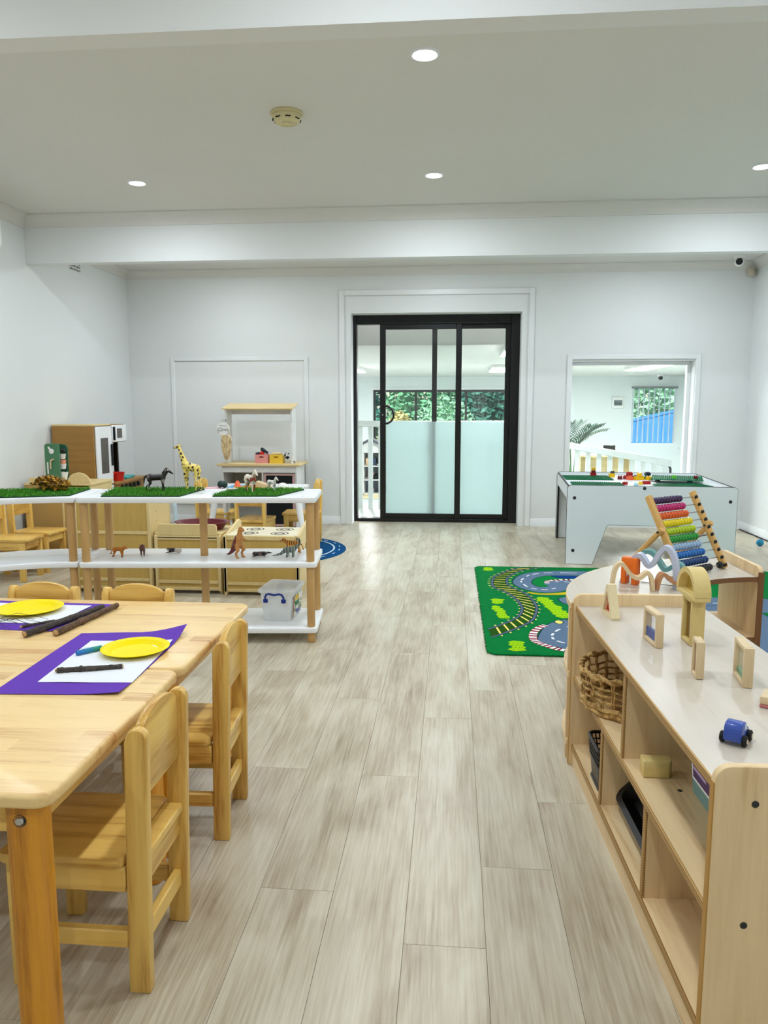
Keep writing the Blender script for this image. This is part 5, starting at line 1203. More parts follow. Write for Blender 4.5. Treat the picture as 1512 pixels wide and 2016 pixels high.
def bush(x0, x1, y0, y1, k, slant=0):
    b = MB(); bl = MB()
    for i in range(k):
        u = (i + .5) / k; cy = y1 + (y0 - y1) * u; cx = (x0 + x1) / 2 + slant * (u - .5) + rg.uniform(-.006, .006); hw = (x1 - x0) / 2 * (.75 + .35 * rg.random()); hh = (y1 - y0) / k * .72
        flat(b, [(cx + hw * math.cos(a) * (1 + .10 * math.sin(7 * a + i)), cy + hh * math.sin(a) * (1 + .12 * math.sin(4 * a + i))) for a in [2 * PI * q / 28 for q in range(28)]], Z0 + .0009 + i * .00004)
        for s_ in (-.4, .1, .5): bl.prism([(cx + hw * s_ - .006, cy - hh * .5), (cx + hw * s_ + .004, cy - hh * .3), (cx + hw * s_ + .002, cy - hh * .1)], Z0 + .0015, Z0 + .0016, 'z')
    b.build('bush_print', PR['lime'], t, smooth=0); bl.build('bush_stroke_print', PR['pine'], t, smooth=0)
bush(.235, .320, 5.43, 5.53, 3); bush(.243, .325, 4.49, 4.60, 3); bush(.255, .318, 4.17, 4.43, 6, .03); bush(.548, .645, 4.21, 4.66, 9, .08); bush(.288, .376, 3.595, 3.745, 4)
for x, y in ((.592, 4.115), (.665, 4.15), (.72, 4.165)): blob_print('headlamp_print', [(x - .022, y), (x, y + .035), (x + .022, y), (x, y - .035)], PR['yellow'], Z0 + .0010)
b = MB(); rg = random.Random(8)
for k in range(1200):
    s_ = rg.random(); e_ = rg.choice('LNF'); x, y = (.184, 3.56 + 2.0 * s_) if e_ == 'L' else ((.2 + 1.4 * s_, 3.547) if e_ == 'N' else (.2 + 1.4 * s_, 5.583))
    b.tube([(x, y, .004), (x + (rg.uniform(-.010, -.002) if e_ == 'L' else rg.uniform(-.004, .004)), y + (0 if e_ == 'L' else (-.006 if e_ == 'N' else .006)), rg.uniform(.002, .012))], .0009, 3)
tag(b.build('pile_edge', GP, t, smooth=0), kind='stuff')

# ------------------------------------------------------------------ white building-brick play table
t = thing('play_table', 'large white play table with black edges and green building plates', 'table', (.858, 5.755, 0), -.0715)
EDGE = mat('black_laminate_edge', S(30, 30, 32), .5)
LAM = mat('white_board_face', S(232, 237, 240), .35, .35, var=.01)
def panel(nm, pts, lo, hi, axis, holes=None):
    b = MB(); b.prism(pts, lo, hi, axis, bev=.0028); b.b.normal_update()
    ax = 'xyz'.index(axis)
    for f in b.b.faces: f.material_index = 0 if abs(f.normal[ax]) > .97 else 1
    return b.build(nm, [LAM, EDGE], t, smooth=0)
TW, TD, TH = 1.196, 1.225, .596
def foot_panel(w_):
    return [(0, 0), (.198, 0), (.290, .278)] + [(.298 + .012 - .0 + .02 * math.cos(R(a)), .282 + .02 * math.sin(R(a))) for a in (160, 130, 100)] + [(w_ - .310 + .02 * math.cos(R(a)), .282 + .02 * math.sin(R(a))) for a in (80, 50, 20)] + [(w_ - .290, .278), (w_ - .198, 0), (w_, 0)] + arc(w_ - .03, TH - .03, .03, 0, 90, 5) + arc(.03, TH - .03, .03, 90, 180, 5)
pf = panel('front_panel', foot_panel(TW), 0, .018, 'y'); pb = panel('rear_panel', foot_panel(TW), TD - .018, TD, 'y')
for x, z in ((.055, .50), (.055, .105), (TW * .46, .578), (TW - .05, .49), (TW - .05, .10)):
    MB().lathe([(0, .0015), (.004, .0015), (.0045, .003), (.011, .0025), (.0125, 0)], n=16, M=Matrix.Translation((x, 0, z)) @ RX(90)).build('bolt_cap', DARKSTEEL, pf)
SP = [(.018, 0), (.055, 0), (.085, .455)] + [(.105 + .02 * math.cos(R(a)), .465 + .02 * math.sin(R(a))) for a in (170, 135, 100)] + [(TD - .105 + .02 * math.cos(R(a)), .465 + .02 * math.sin(R(a))) for a in (80, 45, 10)] + [(TD - .085, .455), (TD - .055, 0), (TD - .018, 0), (TD - .018, .588), (.018, .588)]
ps = panel('side_panel', SP, .004, .022, 'x'); panel('side_panel', SP, TW - .022, TW - .004, 'x')
MB().lathe([(0, .001), (.006, .001), (.007, 0)], n=12, M=Matrix.Translation((.004, .62, .555)) @ RY(-90)).build('bolt_cap', DARKSTEEL, ps)
panel('tabletop', [(.022, .018), (TW - .022, .018), (TW - .022, TD - .018), (.022, TD - .018)], .556, .574, 'z')
def tab(x, y, z): c, s_ = math.cos(-.0715), math.sin(-.0715); return (.858 + x * c - y * s_, 5.755 + x * s_ + y * c, z)
BGRN = mat('green_building_plate', S(8, 110, 70), .6, .2); 
def baseplate(label, x, y, z, rz, nx=24, ny=24, rx=0):
    p = thing('building_plate', label, 'building plate', tab(x, y, z), rz - .0715, 'green building plates'); p.rotation_euler.x = rx
    hw, hd = nx * .008, ny * .008
    MB().prism(rrect(-hw, hw, -hd, hd, .008, 3), 0, .0045, 'z', bev=.001).build('plate', BGRN, p)
    V, F = [], []
    for i in range(nx):
        for j in range(ny):
            cx, cy = -hw + .008 + .016 * i, -hd + .008 + .016 * j; k = len(V)
            for zz in (.0045, .0092):
                for a in range(8): V.append((cx + .0047 * math.cos(a * PI / 4), cy + .0047 * math.sin(a * PI / 4), zz))
            F.append(tuple(range(k + 8, k + 16)))
            for a in range(8): F.append((k + a, k + (a + 1) % 8, k + 8 + (a + 1) % 8, k + 8 + a))
    me = D.meshes.new('studs'); me.from_pydata(V, [], F); tag(mk('studs', me, BGRN, p, smooth=0), kind='stuff')
    return p
baseplate('green building plate at the far left of the play table', .225, .845, .574, .02)
baseplate('green building plate at the near left of the play table', .245, .235, .574, 0, 24, 24)
baseplate('green building plate lying askew on bricks, far right of the play table', .90, .62, .600, -.20)
baseplate('tilted green building plate at the near right, under the askew one', .86, .26, .574, .28, 24, 16)
BRK = {}
def brick(colr, label, x, y, z, rz=0, nx=2, ny=2, h=.019, rx=0, grp=None):
    key = (colr, nx, ny, h)
    if key not in BRK:
        m = D.materials.get('brick_' + colr) or mat('brick_' + colr, {'red': S(176, 16, 22), 'dark_red': S(116, 10, 22), 'yellow': S(244, 196, 16), 'blue': S(20, 66, 130), 'navy': S(16, 34, 64), 'green': S(24, 120, 60), 'lime': S(90, 200, 40), 'orange': S(244, 110, 70), 'pale_blue': S(170, 218, 232), 'white': S(236, 236, 232), 'grey': S(70, 74, 78)}[colr], .3, .5)
        b = MB().box(-nx * .008, nx * .008, -ny * .008, ny * .008, 0, h, bev=.0008)
        for i in range(nx):
            for j in range(ny): b.lathe([(.0047, 0), (.0047, .0042), (.004, .0047), (0, .0047)], (-nx * .008 + .008 + i * .016, -ny * .008 + .008 + j * .016, h), 10)
        o = b.build('toy_brick', m); BRK[key] = o.data
    else: o = D.objects.new('toy_brick', BRK[key]); col.objects.link(o)
    o.location = tab(x, y, z); o.rotation_euler = (rx, 0, rz - .0715)
    return tag(o, label, 'toy brick', grp or 'toy bricks on the play table')
brick('red', 'red toy brick at the foot of the little tower on the far left plate', .29, .99, .5832, .1, 3, 2, .024); brick('dark_red', 'dark red brick in the middle of the little tower', .29, .99, .6075, .1, 2, 2, .019); brick('yellow', 'yellow brick on top of the red tower', .29, .99, .6270, .1, 2, 1, .022)
brick('yellow', 'yellow toy brick standing beside the red tower', .44, .96, .574, .2, 3, 2, .030); brick('grey', 'dark grey brick on the yellow one', .445, .96, .6045, .2, 2, 1, .020)
heap = [('dark_red', .50, .80, 2, 2, 'dark red'), ('red', .565, .84, 2, 2, 'red'), ('dark_red', .61, .88, 2, 2, 'second dark red'), ('orange', .585, .75, 2, 2, 'orange'), ('yellow', .67, .76, 4, 2, 'long yellow'), ('blue', .66, .86, 2, 2, 'blue'), ('green', .73, .83, 2, 2, 'green'), ('yellow', .765, .76, 2, 2, 'short yellow'), ('navy', .765, .87, 2, 2, 'navy')]
for k, (c, x, y, nx, ny, lb) in enumerate(heap): brick(c, lb + ' toy brick in the loose heap at the middle of the play table', (x - .04 - .60) * .85 + .60, (y - .04 - .78) * .85 + .78, .5742, rnd.uniform(-.7, .7), nx, ny).scale = (1.25, 1.25, 1.35)
brick('red', 'red toy brick lying on top of the loose heap', .56, .79, .6045, .5, 2, 2).scale = (1.2, 1.2, 1.3); brick('navy', 'navy toy brick lying on top at the right of the heap', .705, .80, .6045, .3, 2, 2).scale = (1.2, 1.2, 1.3)
brick('yellow', 'yellow toy brick lying on top at the middle of the heap', .63, .735, .6045, -.3, 2, 2).scale = (1.2, 1.2, 1.3)
for k, (c, x, y, lb) in enumerate((('red', .455, .30, 'red toy brick before the heap, at the end of the near left plate'), ('pale_blue', .53, .26, 'pale blue toy brick near the front edge of the play table'), ('yellow', .575, .33, 'small yellow toy brick near the front edge of the play table'), ('red', .625, .38, 'long red toy brick near the front edge of the play table'), ('white', .665, .30, 'white toy brick near the front edge of the play table'))):
    brick(c, lb, x, y, .5742, rnd.uniform(-.8, .8), 4 if 'long' in lb else 2, 2 if 'small' not in lb else 1)
brick('lime', 'bright lime toy brick on the askew plate', .86, .53, .6095, .1); brick('dark_red', 'dark red toy brick at the right corner of the askew plate', 1.02, .52, .6095, -.2)
brick('navy', 'navy toy brick under the left side of the askew plate', .76, .66, .5742, .3, 2, 2, .0205); brick('blue', 'blue toy brick under the right side of the askew plate', 1.0, .62, .5742, .3, 2, 2, .0205)

t = tag(MB().ball((0, 0, 0), .030, 24, 16).build('toy_ball', mat('cyan_ball', S(26, 138, 178), .45), loc=(2.61, 6.66, .030)), 'small blue ball on the floor by the right wall', 'ball')
tag(MB().tube([(XR - .022, 4.4, .006), (XR - .024, 5.6, .006), (XR - .026, 6.4, .006), (XR - .024, 7.2, .006), (XR - .030, 7.55, .006)], .005, 8).build('cable', RUBBER), 'thin black cable along the right baseboard', 'cable')

# ------------------------------------------------------------------ abacus on the corner unit
AX = thing('abacus', 'wooden abacus with ten rows of coloured beads leaning on the corner unit', 'abacus', (1.074, 3.063, .534), .689)
LEAN, AL, AW = .511, .328, .282
ABW = wood('abacus_wood', S(222, 176, 104), S(190, 140, 70), 'z', 1.2, .4, .4, .06)
def ap(u, s_, off=0): # u: along the frame from right (0) to left (AW); s_: up the upright; off: behind the frame
    return Vector((-u, s_ * math.sin(LEAN) + off * math.cos(LEAN), s_ * math.cos(LEAN) - off * math.sin(LEAN)))
for u in (0, AW):
    M = Matrix.Translation((-u, 0, .004)) @ Matrix.Rotation(-LEAN, 4, 'X')
    o = MB().prism(rrect(-.010, .010, -.013, .013, .006, 3), .0, AL, 'z', bev=.002, M=M).build('upright', ABW, AX)
    side = .016 if u == 0 else -.016
    p0 = ap(u, .185) + Vector((side, -.012, .012)); p1 = ap(u, .185) + Vector((side, .150, -.158)) 
    st = MB(); d_ = (p1 - p0).normalized()
    st.tube([p0, p1], .0115, 6); st.build('prop', ABW, AX)
    MB().cyl(ap(u, .185) + Vector((side * 1.9, 0, 0)), ap(u, .185) - Vector((side * .8, 0, 0)), .0045, None, 10).build('pivot_pin', DARKSTEEL, AX)
MB().cyl(ap(.01, .150, .012), ap(AW - .01, .150, .012), .004).build('cross_rod', DARKSTEEL, AX)
ROWC = ((58, 32, 78), (190, 34, 110), (222, 92, 28), (232, 210, 14), (176, 200, 20), (18, 146, 44), (150, 178, 208), (14, 104, 182), (12, 60, 116), (20, 22, 26))
RODM = STEEL; CAPM = mat('black_stopper', S(16, 16, 18), .3)
for i, c in enumerate(ROWC):
    s_ = AL * (.945 - .0985 * i); m = mat('bead_%d' % i, S(*c), .3, .5, var=.03)
    MB().cyl(ap(0, s_), ap(AW, s_), .0022, None, 8).build('rod', RODM, AX)
    MB().ball(ap(0, s_) + Vector((-.004, -.0135, 0)), (.009, .006, .009), 12, 8).build('stopper', CAPM, AX)
    proto = None; n_ = 10 if i < 9 else 9
    pitch = .0182; start = AW - .020 if i not in (3, 4) else AW - .024
    if i == 9: start = AW - .045
    for k in range(n_):
        if proto is None: proto = o = MB().lathe([(0, -.0100), (.007, -.0097), (.0128, -.006), (.0146, 0), (.0128, .006), (.007, .0097), (0, .0100)], n=14, M=RY(90)).build('bead', m, AX)
        else: o = copy_tree(proto, AX)
        o.location = ap(start - pitch * k, s_)
    if i == 9: o = copy_tree(proto, AX); o.location = ap(.021, s_)

# ------------------------------------------------------------------ blocks on the corner unit
ZT = .5345
ORM = mat('orange_paint', S(242, 116, 28), .5, .4)
t = tag(MB().prism([(-.029, 0), (-.011, 0), (-.011, .035)] + [(.0 + .011 * math.cos(R(a)), .043 + .011 * math.sin(R(a))) for a in (160, 130, 100, 70, 40, 20)] + [(.011, .035), (.011, 0), (.029, 0), (.029, .096), (-.029, .096)], -.0, .034, 'y', bev=.0025, seg=2).build('arch_block', ORM, loc=(.634, 2.755, ZT), rz=R(-40)),
        'orange wooden bridge block on the corner unit', 'block')
def wave(label, nm, pts, th, wd, m, loc, rz):
    """a bent ribbon of wood, thick in its own plane, extruded sideways"""
    P = smooth(pts, 8); n = len(P); U, Dn = [], []
    for i, p in enumerate(P):
        d = (P[min(i + 1, n - 1)] - P[max(i - 1, 0)]).normalized(); q = Vector((-d.y, d.x, 0)) * th / 2
        U.append((p + q).xy); Dn.append((p - q).xy)
    for L_ in (U, Dn): L_[0].y = 0; 
    if abs(P[-1].y) < .004: U[-1].y = 0; Dn[-1].y = 0
    b = MB(); n_ = len(U)
    rows = [[b.b.verts.new((p[0], y, p[1])) for p in L_] for L_, y in ((U, -wd / 2), (U, wd / 2), (Dn, wd / 2), (Dn, -wd / 2))]
    for r in range(4):
        A, B = rows[r], rows[(r + 1) % 4]
        for i in range(n_ - 1): b.b.faces.new((A[i], A[i + 1], B[i + 1], B[i]))
    b.b.faces.new([r[0] for r in rows]); b.b.faces.new([r[-1] for r in rows][::-1])
    vs = [v for r in rows for v in r]
    b._fin(vs, .0015, 1, 50)
    return tag(b.build(nm, m, smooth=50, loc=loc, rz=rz), label, 'block')
wave('tan wooden wave arch standing before the orange block', 'wave_block', [(.002, 0), (.008, .055), (.017, .083), (.030, .091), (.043, .082), (.060, .058), (.079, .044), (.096, .044), (.110, .056), (.121, .062), (.131, .050), (.137, .025), (.140, 0)], .0125, .032, RAWW['x'], (.560, 2.680, ZT), R(-3))
WAL = wood('walnut_block', S(196, 142, 98), S(150, 100, 62), 'x', 1.4, .5, .3, .08)
wave('reddish brown wooden wave arch behind the tall window block', 'wave_block', [(.001, 0), (.008, .034), (.015, .050), (.024, .055), (.036, .048), (.052, .032), (.070, .022), (.088, .022), (.106, .034), (.120, .040), (.134, .026), (.142, 0)], .0120, .032, WAL, (.712, 2.682, ZT), R(5))
LAV = mat('lavender_paint', S(196, 204, 226), .4, .4); TEALP = mat('dusty_teal_paint', S(110, 164, 164), .4, .4)
wave('large pale lavender zigzag arch leaning over the corner unit', 'wave_block', [(.008, 0), (.010, .060), (.018, .105), (.033, .134), (.050, .141), (.066, .124), (.082, .092), (.096, .072), (.110, .076), (.124, .096), (.138, .106), (.153, .096), (.168, .068), (.184, .030), (.194, 0)], .0165, .036, LAV, (.795, 2.700, ZT), R(152))
wave('dusty teal zigzag arch behind the lavender one', 'wave_block', [(.0, 0), (.008, .030), (.022, .056), (.040, .056), (.060, .040), (.078, .036), (.096, .058), (.114, .084), (.134, .096), (.156, .090), (.174, .068), (.190, .030), (.198, 0)], .0155, .036, TEALP, (.860, 2.830, ZT), R(152))
t = thing('pinned_block', 'small brown wooden piece with grey pins on the corner unit, before the abacus', 'block', (.815, 2.80, ZT), R(10))
MB().box(-.022, .022, -.010, .010, .012, .022, bev=.002).build('bar', WAL, t)
for x in (-.016, -.004, .010, .018): MB().cyl((x, 0, 0), (x, 0, .013), .002, None, 8).build('pin', STEEL, t)
tag(MB().tube([(.690, 2.80, ZT + .001), (.72, 2.775, ZT + .0015), (.76, 2.752, ZT + .0015), (.81, 2.738, ZT + .001)], .0012, 6).build('wire', DARKSTEEL), 'thin grey wire lying on the corner unit under the lavender arch', 'wire')

# ------------------------------------------------------------------ blocks and car on the cabinet top
def window_block(label, loc, rz, dy, dz, dx, fr, tint, liquid=None, wm=None):
    """wooden frame around a clear pane, some with coloured sand in the bottom"""
    t = thing('window_block', label, 'block', loc, rz); wm = wm or RAWW
    h = dx / 2; y = dy / 2
    for s_ in (-1, 1): MB().box(-h, h, s_ * y - (fr if s_ > 0 else 0), s_ * y + (fr if s_ < 0 else 0), 0, dz, bev=.0025, seg=2).build('frame_side', wm['z'], t)
    MB().box(-h, h, -y + fr, y - fr, 0, fr, bev=.002).build('frame_bottom', wm['y'], t); MB().box(-h, h, -y + fr, y - fr, dz - fr, dz, bev=.002).build('frame_top', wm['y'], t)
    for x in (-h * .42, h * .42): MB().box(x - .001, x + .001, -y + fr - .001, y - fr + .001, fr - .001, dz - fr + .001).build('pane', thin_glass('block_pane', tint), t)
    if liquid: MB().box(-h * .38, h * .38, -y + fr, y - fr, fr, fr + (dz - 2 * fr) * liquid[1]).build('coloured_sand', mat('sand_' + label.split()[1], liquid[0], .6), t)
    return t
window_block('square blue-sand window block, left one on the cabinet top', (.545, 2.056, ZT), R(5.5), .100, .090, .021, .011, (.96, .97, .99, 1), (S(44, 70, 150), .36))
window_block('square green-sand window block, right one on the cabinet top', (.676, 1.774, ZT), R(-7), .098, .092, .022, .011, (.96, .98, .97, 1), (S(92, 150, 112), .16))
window_block('narrow wooden frame block standing before the tall one', (.583, 1.800, ZT), R(-6), .052, .089, .019, .009, (.8, .74, .68, 1), None)
YW = {a: wood('yellowish_block_' + a, S(226, 202, 134), S(200, 170, 98), a, 1.4, .5, .3, .08) for a in 'xyz'}
window_block('tall yellowish window block carrying the half-round arch', (.651, 2.069, ZT), R(2), .078, .126, .036, .011, (.78, .72, .60, 1), None, YW)
t = thing('arch_window_block', 'half-round arch window block balanced on the tall yellowish block', 'block', (.648, 2.069, ZT + .1265), R(3))
def half(r): return [(r * math.cos(PI * i / 20) * 1.06, .012 + (r - .004) * math.sin(PI * i / 20) * 1.09) for i in range(21)]
b = MB(); O_, I_ = half(.066), half(.053); n = 21
for x in (-.021, .021): pass
vo = [[b.b.verts.new((x, p[0], p[1])) for p in O_] for x in (-.021, .021)]; vi = [[b.b.verts.new((x, p[0], p[1])) for p in I_] for x in (-.021, .021)]
for i in range(n - 1):
    b.b.faces.new((vo[0][i], vo[0][i + 1], vo[1][i + 1], vo[1][i])); b.b.faces.new((vi[0][i], vi[0][i + 1], vi[1][i + 1], vi[1][i]))
    for k in (0, 1): b.b.faces.new((vo[k][i], vo[k][i + 1], vi[k][i + 1], vi[k][i]))
for i in (0, n - 1): b.b.faces.new((vo[0][i], vo[1][i], vi[1][i], vi[0][i]))
b.build('frame_arch', YW['y'], t, smooth=50); MB().box(-.021, .021, -.0699, .0699, 0, .0125, bev=.002).build('frame_bottom', YW['y'], t)
MB().prism(half(.0535), -.001, .001, 'x').build('pane', thin_glass('amber_pane', (.90, .84, .66, 1)), t)
t = thing('triangle_block', 'pale wooden triangle block with red pane at the far left of the cabinet top', 'block', (.486, 2.320, ZT), R(7)); t.scale = (.85, 1.06, 1.11)
def tri(s_): return [(-.046 * s_, .0 + .011 * (1 - s_) * 2.2), (.046 * s_, .0 + .011 * (1 - s_) * 2.2), (.007 * s_, .089 - .0225 * (1 - s_) * 2.2), (-.007 * s_, .089 - .0225 * (1 - s_) * 2.2)]
O_ = [(-.047, 0), (.047, 0), (.048, .006), (.006, .089), (-.006, .089), (-.048, .006)]; I_ = [(-.031, .011), (.031, .011), (.031, .0115), (.001, .069), (-.001, .069), (-.031, .0115)]
b = MB(); vo = [[b.b.verts.new((x, *p)) for p in O_] for x in (-.015, .015)]; vi = [[b.b.verts.new((x, *p)) for p in I_] for x in (-.015, .015)]
for i in range(6):
    j = (i + 1) % 6
    b.b.faces.new((vo[0][i], vo[0][j], vo[1][j], vo[1][i])); b.b.faces.new((vi[0][i], vi[0][j], vi[1][j], vi[1][i]))
    for k in (0, 1): b.b.faces.new((vo[k][i], vo[k][j], vi[k][j], vi[k][i]))
b.build('frame', wood('cream_block', S(238, 222, 180), S(220, 196, 146), 'z', 1.2, .5, .3, .05), t, smooth=20)
RP = translucent('red_pane', S(226, 60, 40), .25, .6, .05); MB().prism([(p[0], p[1]) for p in I_], -.001, .001, 'x').build('pane', RP, t)
t = thing('flat_block', 'flat wooden block with pink underside at the right picture edge', 'block', (.716, 1.612, ZT), R(-30))
MB().box(-.056, .056, -.030, .030, 0, .007, bev=.002).build('pink_base', mat('rose_paint', S(206, 120, 124), .5), t); MB().box(-.056, .056, -.030, .030, .007, .024, bev=.003, seg=2).build('top_layer', RAWW['x'], t)

t = thing('toy_car', 'small blue wooden toy car with black wheels on the cabinet top', 'toy car', (.543, 1.438, ZT), R(56))
BLU = mat('cobalt_paint', S(48, 78, 170), .35, .45, coat=.3)
prof = [(-.030, .008)] + [(-.030, .020), (-.027, .034), (-.020, .041), (-.008, .043), (.004, .041), (.012, .033), (.017, .027), (.026, .025), (.030, .020), (.031, .008)]
MB().prism(prof, -.016, .016, 'y', bev=.003, seg=2).build('car_body', BLU, t, smooth=50)
WSH = mat('pale_window_paint', S(196, 212, 232), .4)
for s_ in (-1, 1):
    MB().prism([(-.006, .026), (.010, .026), (.007, .034), (-.001, .0385), (-.005, .0385)], s_ * .0162 - .0003, s_ * .0162 + .0003, 'y').build('window', WSH, t)
    for x in (-.017, .018):
        wh = MB().lathe([(0, -.0045), (.008, -.0045), (.0105, -.003), (.0105, .003), (.008, .0045), (.005, .0045), (0, .0045)], n=22, M=Matrix.Translation((x, s_ * .0195, .0105)) @ RX(90)).build('wheel', RUBBER, t)
        MB().lathe([(0, .0012), (.0042, .001), (.0045, 0)], n=14, M=Matrix.Translation((x, s_ * .0242, .0105)) @ RX(-90 * s_)).build('hub', mat('cream_hub', S(222, 208, 170), .5), wh)

# ------------------------------------------------------------------ things in the cabinet compartments
WICK = patch('water_hyacinth', S(212, 174, 108), S(150, 110, 56), 'noise', 70, .35, .62, .7)
bxy = cab(.130, .939)
t = thing('wicker_basket', 'round open-weave wicker basket in the upper far compartment', 'basket', (bxy[0], bxy[1], .3022))
RB, RT_, HB = .140, .150, .112
def rad(z): return RB + (RT_ - RB) * z / HB
for z, th in ((.010, .008), (.024, .0075)):
    MB().tube([((rad(z) + .002 * math.sin(9 * a)) * math.cos(a), (rad(z) + .002 * math.sin(9 * a)) * math.sin(a), z + .003 * math.sin(14 * a)) for a in [2 * PI * k / 84 for k in range(84)]], th, 7, closed=True).build('base_braid', WICK, t)
for z in (.048, .066, .084):
    MB().tube([((rad(z) + .0045 * math.sin(13 * a + z * 400)) * math.cos(a), (rad(z) + .0045 * math.sin(13 * a + z * 400)) * math.sin(a), z) for a in [2 * PI * k / 104 for k in range(104)]], .0034, 6, closed=True).build('weaver', WICK, t)
for z, ph in ((HB, 0), (HB + .004, 1.6)):
    MB().tube([((rad(z) + .0045 * math.sin(16 * a + ph)) * math.cos(a), (rad(z) + .0045 * math.sin(16 * a + ph)) * math.sin(a), z + .0045 * math.cos(16 * a + ph)) for a in [2 * PI * k / 128 for k in range(128)]], .0056, 7, closed=True).build('rim_braid', WICK, t)
for k in range(26):
    a = 2 * PI * k / 26
    for da in (-.022, .022): MB().tube([((rad(z) + .0035 * math.cos(z * 170 + k * PI)) * math.cos(a + da), (rad(z) + .0035 * math.cos(z * 170 + k * PI)) * math.sin(a + da), z) for z in [HB * i / 10 for i in range(11)]], .0028, 5).build('stake', WICK, t)
MB().lathe([(0, .002), (RB - .006, .002), (RB - .006, .006), (0, .006)], n=30).build('base', WICK, t)
for k, (dx, dy, z, rz, lb) in enumerate(((.02, -.02, .012, .3, 'brown wooden frame block lying in the wicker basket, lower one'), (.035, .0, .034, -.4, 'brown wooden frame block lying in the wicker basket, upper one'))):
    q = thing('frame_block', lb, 'block', (bxy[0] + dx, bxy[1] + dy, .3022 + z), rz)
    for s_ in (-1, 1): MB().box(s_ * .050 - .008, s_ * .050 + .008, -.035, .035, 0, .02, bev=.002).build('frame_side', WAL, q); MB().box(-.042, .042, s_ * .028 - .007, s_ * .028 + .007, 0, .02, bev=.002).build('frame_end', WAL, q)
cxy = cab(.078, .925)
t = thing('pencil_basket', 'black perforated plastic basket in the lower far compartment', 'basket', (cxy[0], cxy[1], .0705), .04)
BKP = mat('black_plastic', S(18, 18, 20), .35, .5)
def bask(z): return .052 + .010 * z / .15
for z, th in ((.0, .004), (.070, .0024), (.086, .0024), (.102, .0024), (.122, .0055)): MB().tube([(x, y, z + .003) for x, y in rrect(-bask(z), bask(z), -bask(z) * 1.25, bask(z) * 1.25, .02, 4)], th, 6, closed=True).build('band' if th < .005 else 'rim', BKP, t)
for k in range(44):
    pts = []
    for z in (.070, .122):
        L_ = rrect(-bask(z), bask(z), -bask(z) * 1.25, bask(z) * 1.25, .02, 4); pts.append(L_)
    # slim ribs between the bands, walked evenly around the rounded outline
    def at(L_, u):
        P = [Vector((*p, 0)) for p in L_] ; P.append(P[0]); ds = [0]
        for a, c in zip(P, P[1:]): ds.append(ds[-1] + (c - a).length)
        s_ = ds[-1] * (u % 1); j = max(q for q in range(len(ds)) if ds[q] <= s_ + 1e-9); j = min(j, len(P) - 2)
        return P[j].lerp(P[j + 1], (s_ - ds[j]) / max(1e-9, ds[j + 1] - ds[j]))
    a, c = at(pts[0], k / 44), at(pts[1], k / 44 + .012)
    MB().tube([(a.x, a.y, .071), (c.x, c.y, .122)], .0022, 4).build('rib', BKP, t)
b = MB(); lo, hi = rrect(-.051, .051, -.064, .064, .02, 4), rrect(-bask(.07), bask(.07), -bask(.07) * 1.25, bask(.07) * 1.25, .02, 4)
va = [b.b.verts.new((*p, .002)) for p in lo]; vb = [b.b.verts.new((*p, .072)) for p in hi]; n = len(va)
for i in range(n): b.b.faces.new((va[i], va[(i + 1) % n], vb[(i + 1) % n], vb[i]))
b.b.faces.new(va[::-1]); b.build('bin', BKP, t)
txy = cab(.155, .604)
t = thing('tray', 'shallow glossy black tray leaning in the lower middle compartment', 'tray', (txy[0], txy[1], .0715), .0405)
b = MB(); lp = [rrect(-.085, .085, -.165, .165, .02, 4), rrect(-.10, .10, -.178, .178, .026, 4), rrect(-.112, .112, -.188, .188, .03, 4), rrect(-.112, .112, -.188, .188, .03, 4), rrect(-.097, .097, -.174, .174, .026, 4), rrect(-.083, .083, -.163, .163, .02, 4)]
zs = (0, .034, .036, .041, .039, .005)
vs = [[b.b.verts.new((*p, z)) for p in L_] for L_, z in zip(lp, zs)]; n = len(vs[0])
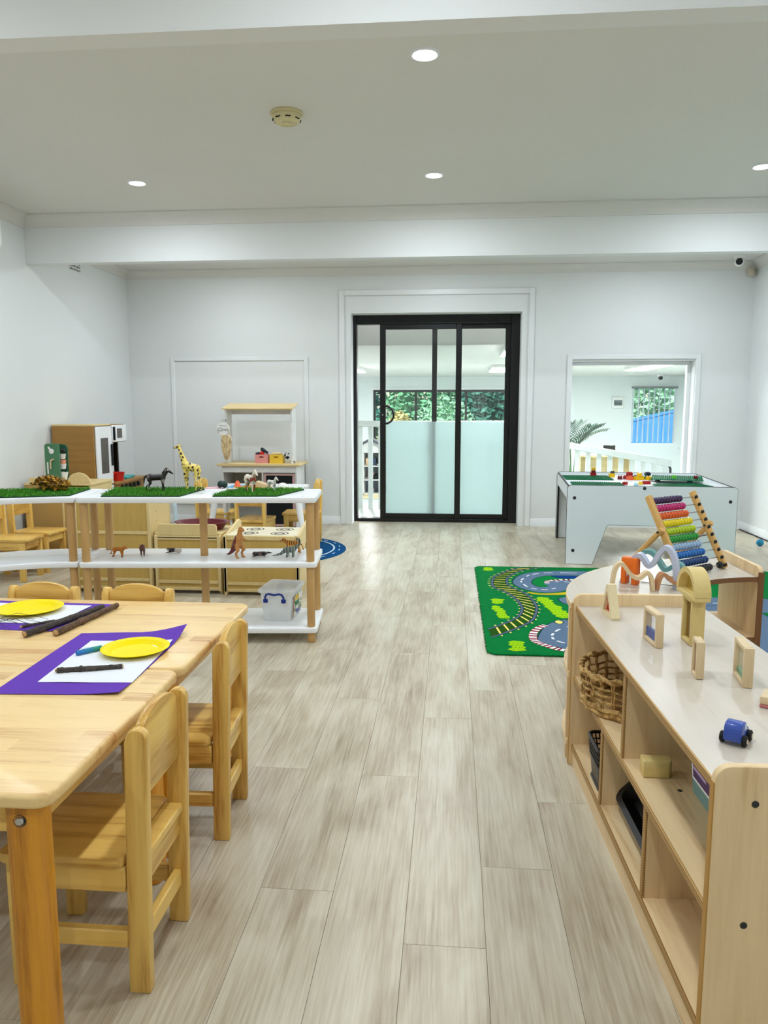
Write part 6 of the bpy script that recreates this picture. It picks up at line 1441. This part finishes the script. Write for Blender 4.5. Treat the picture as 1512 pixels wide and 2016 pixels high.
for A, B in zip(vs, vs[1:]):
    for i in range(n): b.b.faces.new((A[i], A[(i + 1) % n], B[(i + 1) % n], B[i]))
b.b.faces.new(vs[0][::-1]); b.b.faces.new(vs[-1]); q = b.build('dish', mat('glossy_black', S(12, 12, 14), .38, .4), t, smooth=40)
q.location = (.0, .0, .082); q.rotation_euler = (0, R(-44), 0)
kxy = cab(.070, .515)
tag(MB().prism([(-.036, -.018), (.024, -.020), (.032, -.008), (.034, .018), (-.034, .022)], 0, .040, 'z', bev=.003, seg=2).build('wooden_block', YW['x'], loc=(kxy[0], kxy[1], .3025), rz=R(1)), 'thick yellowish wooden block on the middle shelf of the cabinet', 'block')
gxy = cab(.200, .335)
t = thing('storage_box', 'grey-teal plastic box with a purple label in the near upper compartment', 'box', (gxy[0], gxy[1], .3022), .0405)
DT = mat('dusty_teal_plastic', S(122, 164, 166), .45)
b = MB(); lo, hi = rrect(-.072, .080, -.115, .115, .014, 4), rrect(-.088, .084, -.13, .13, .016, 4)
lo2, hi2 = rrect(-.068, .076, -.111, .111, .012, 4), rrect(-.084, .080, -.126, .126, .014, 4)
vs = [[b.b.verts.new((*p, z)) for p in L_] for L_, z in ((lo, 0), (hi, .20), (hi2, .20), (lo2, .004))]; n = len(vs[0])
for A, B in zip(vs, vs[1:]):
    for i in range(n): b.b.faces.new((A[i], A[(i + 1) % n], B[(i + 1) % n], B[i]))
b.b.faces.new(vs[0][::-1]); b.b.faces.new(vs[-1]); b.build('bin', DT, t, smooth=40)
q = thing_label = MB().box(-.0006, .0006, -.075, .055, .05, .165).build('label_border', PAPER, t); q.location = (-.0825, .015, 0); q.rotation_euler.y = R(-4.5)
PUR = mat('label_purple', S(74, 44, 106), .5); q2 = MB().box(-.0012, -.0005, -.068, .048, .057, .158).build('label_field', PUR, q)
for k, (z, a_, c_) in enumerate(((.140, -.05, .045), (.120, -.058, .045), (.100, -.058, .045), (.080, -.03, .045))): MB().box(-.0015, -.0011, a_, c_, z - .004, z + .003).build('print_line', mat('lilac_print', S(196, 170, 214), .5), q)
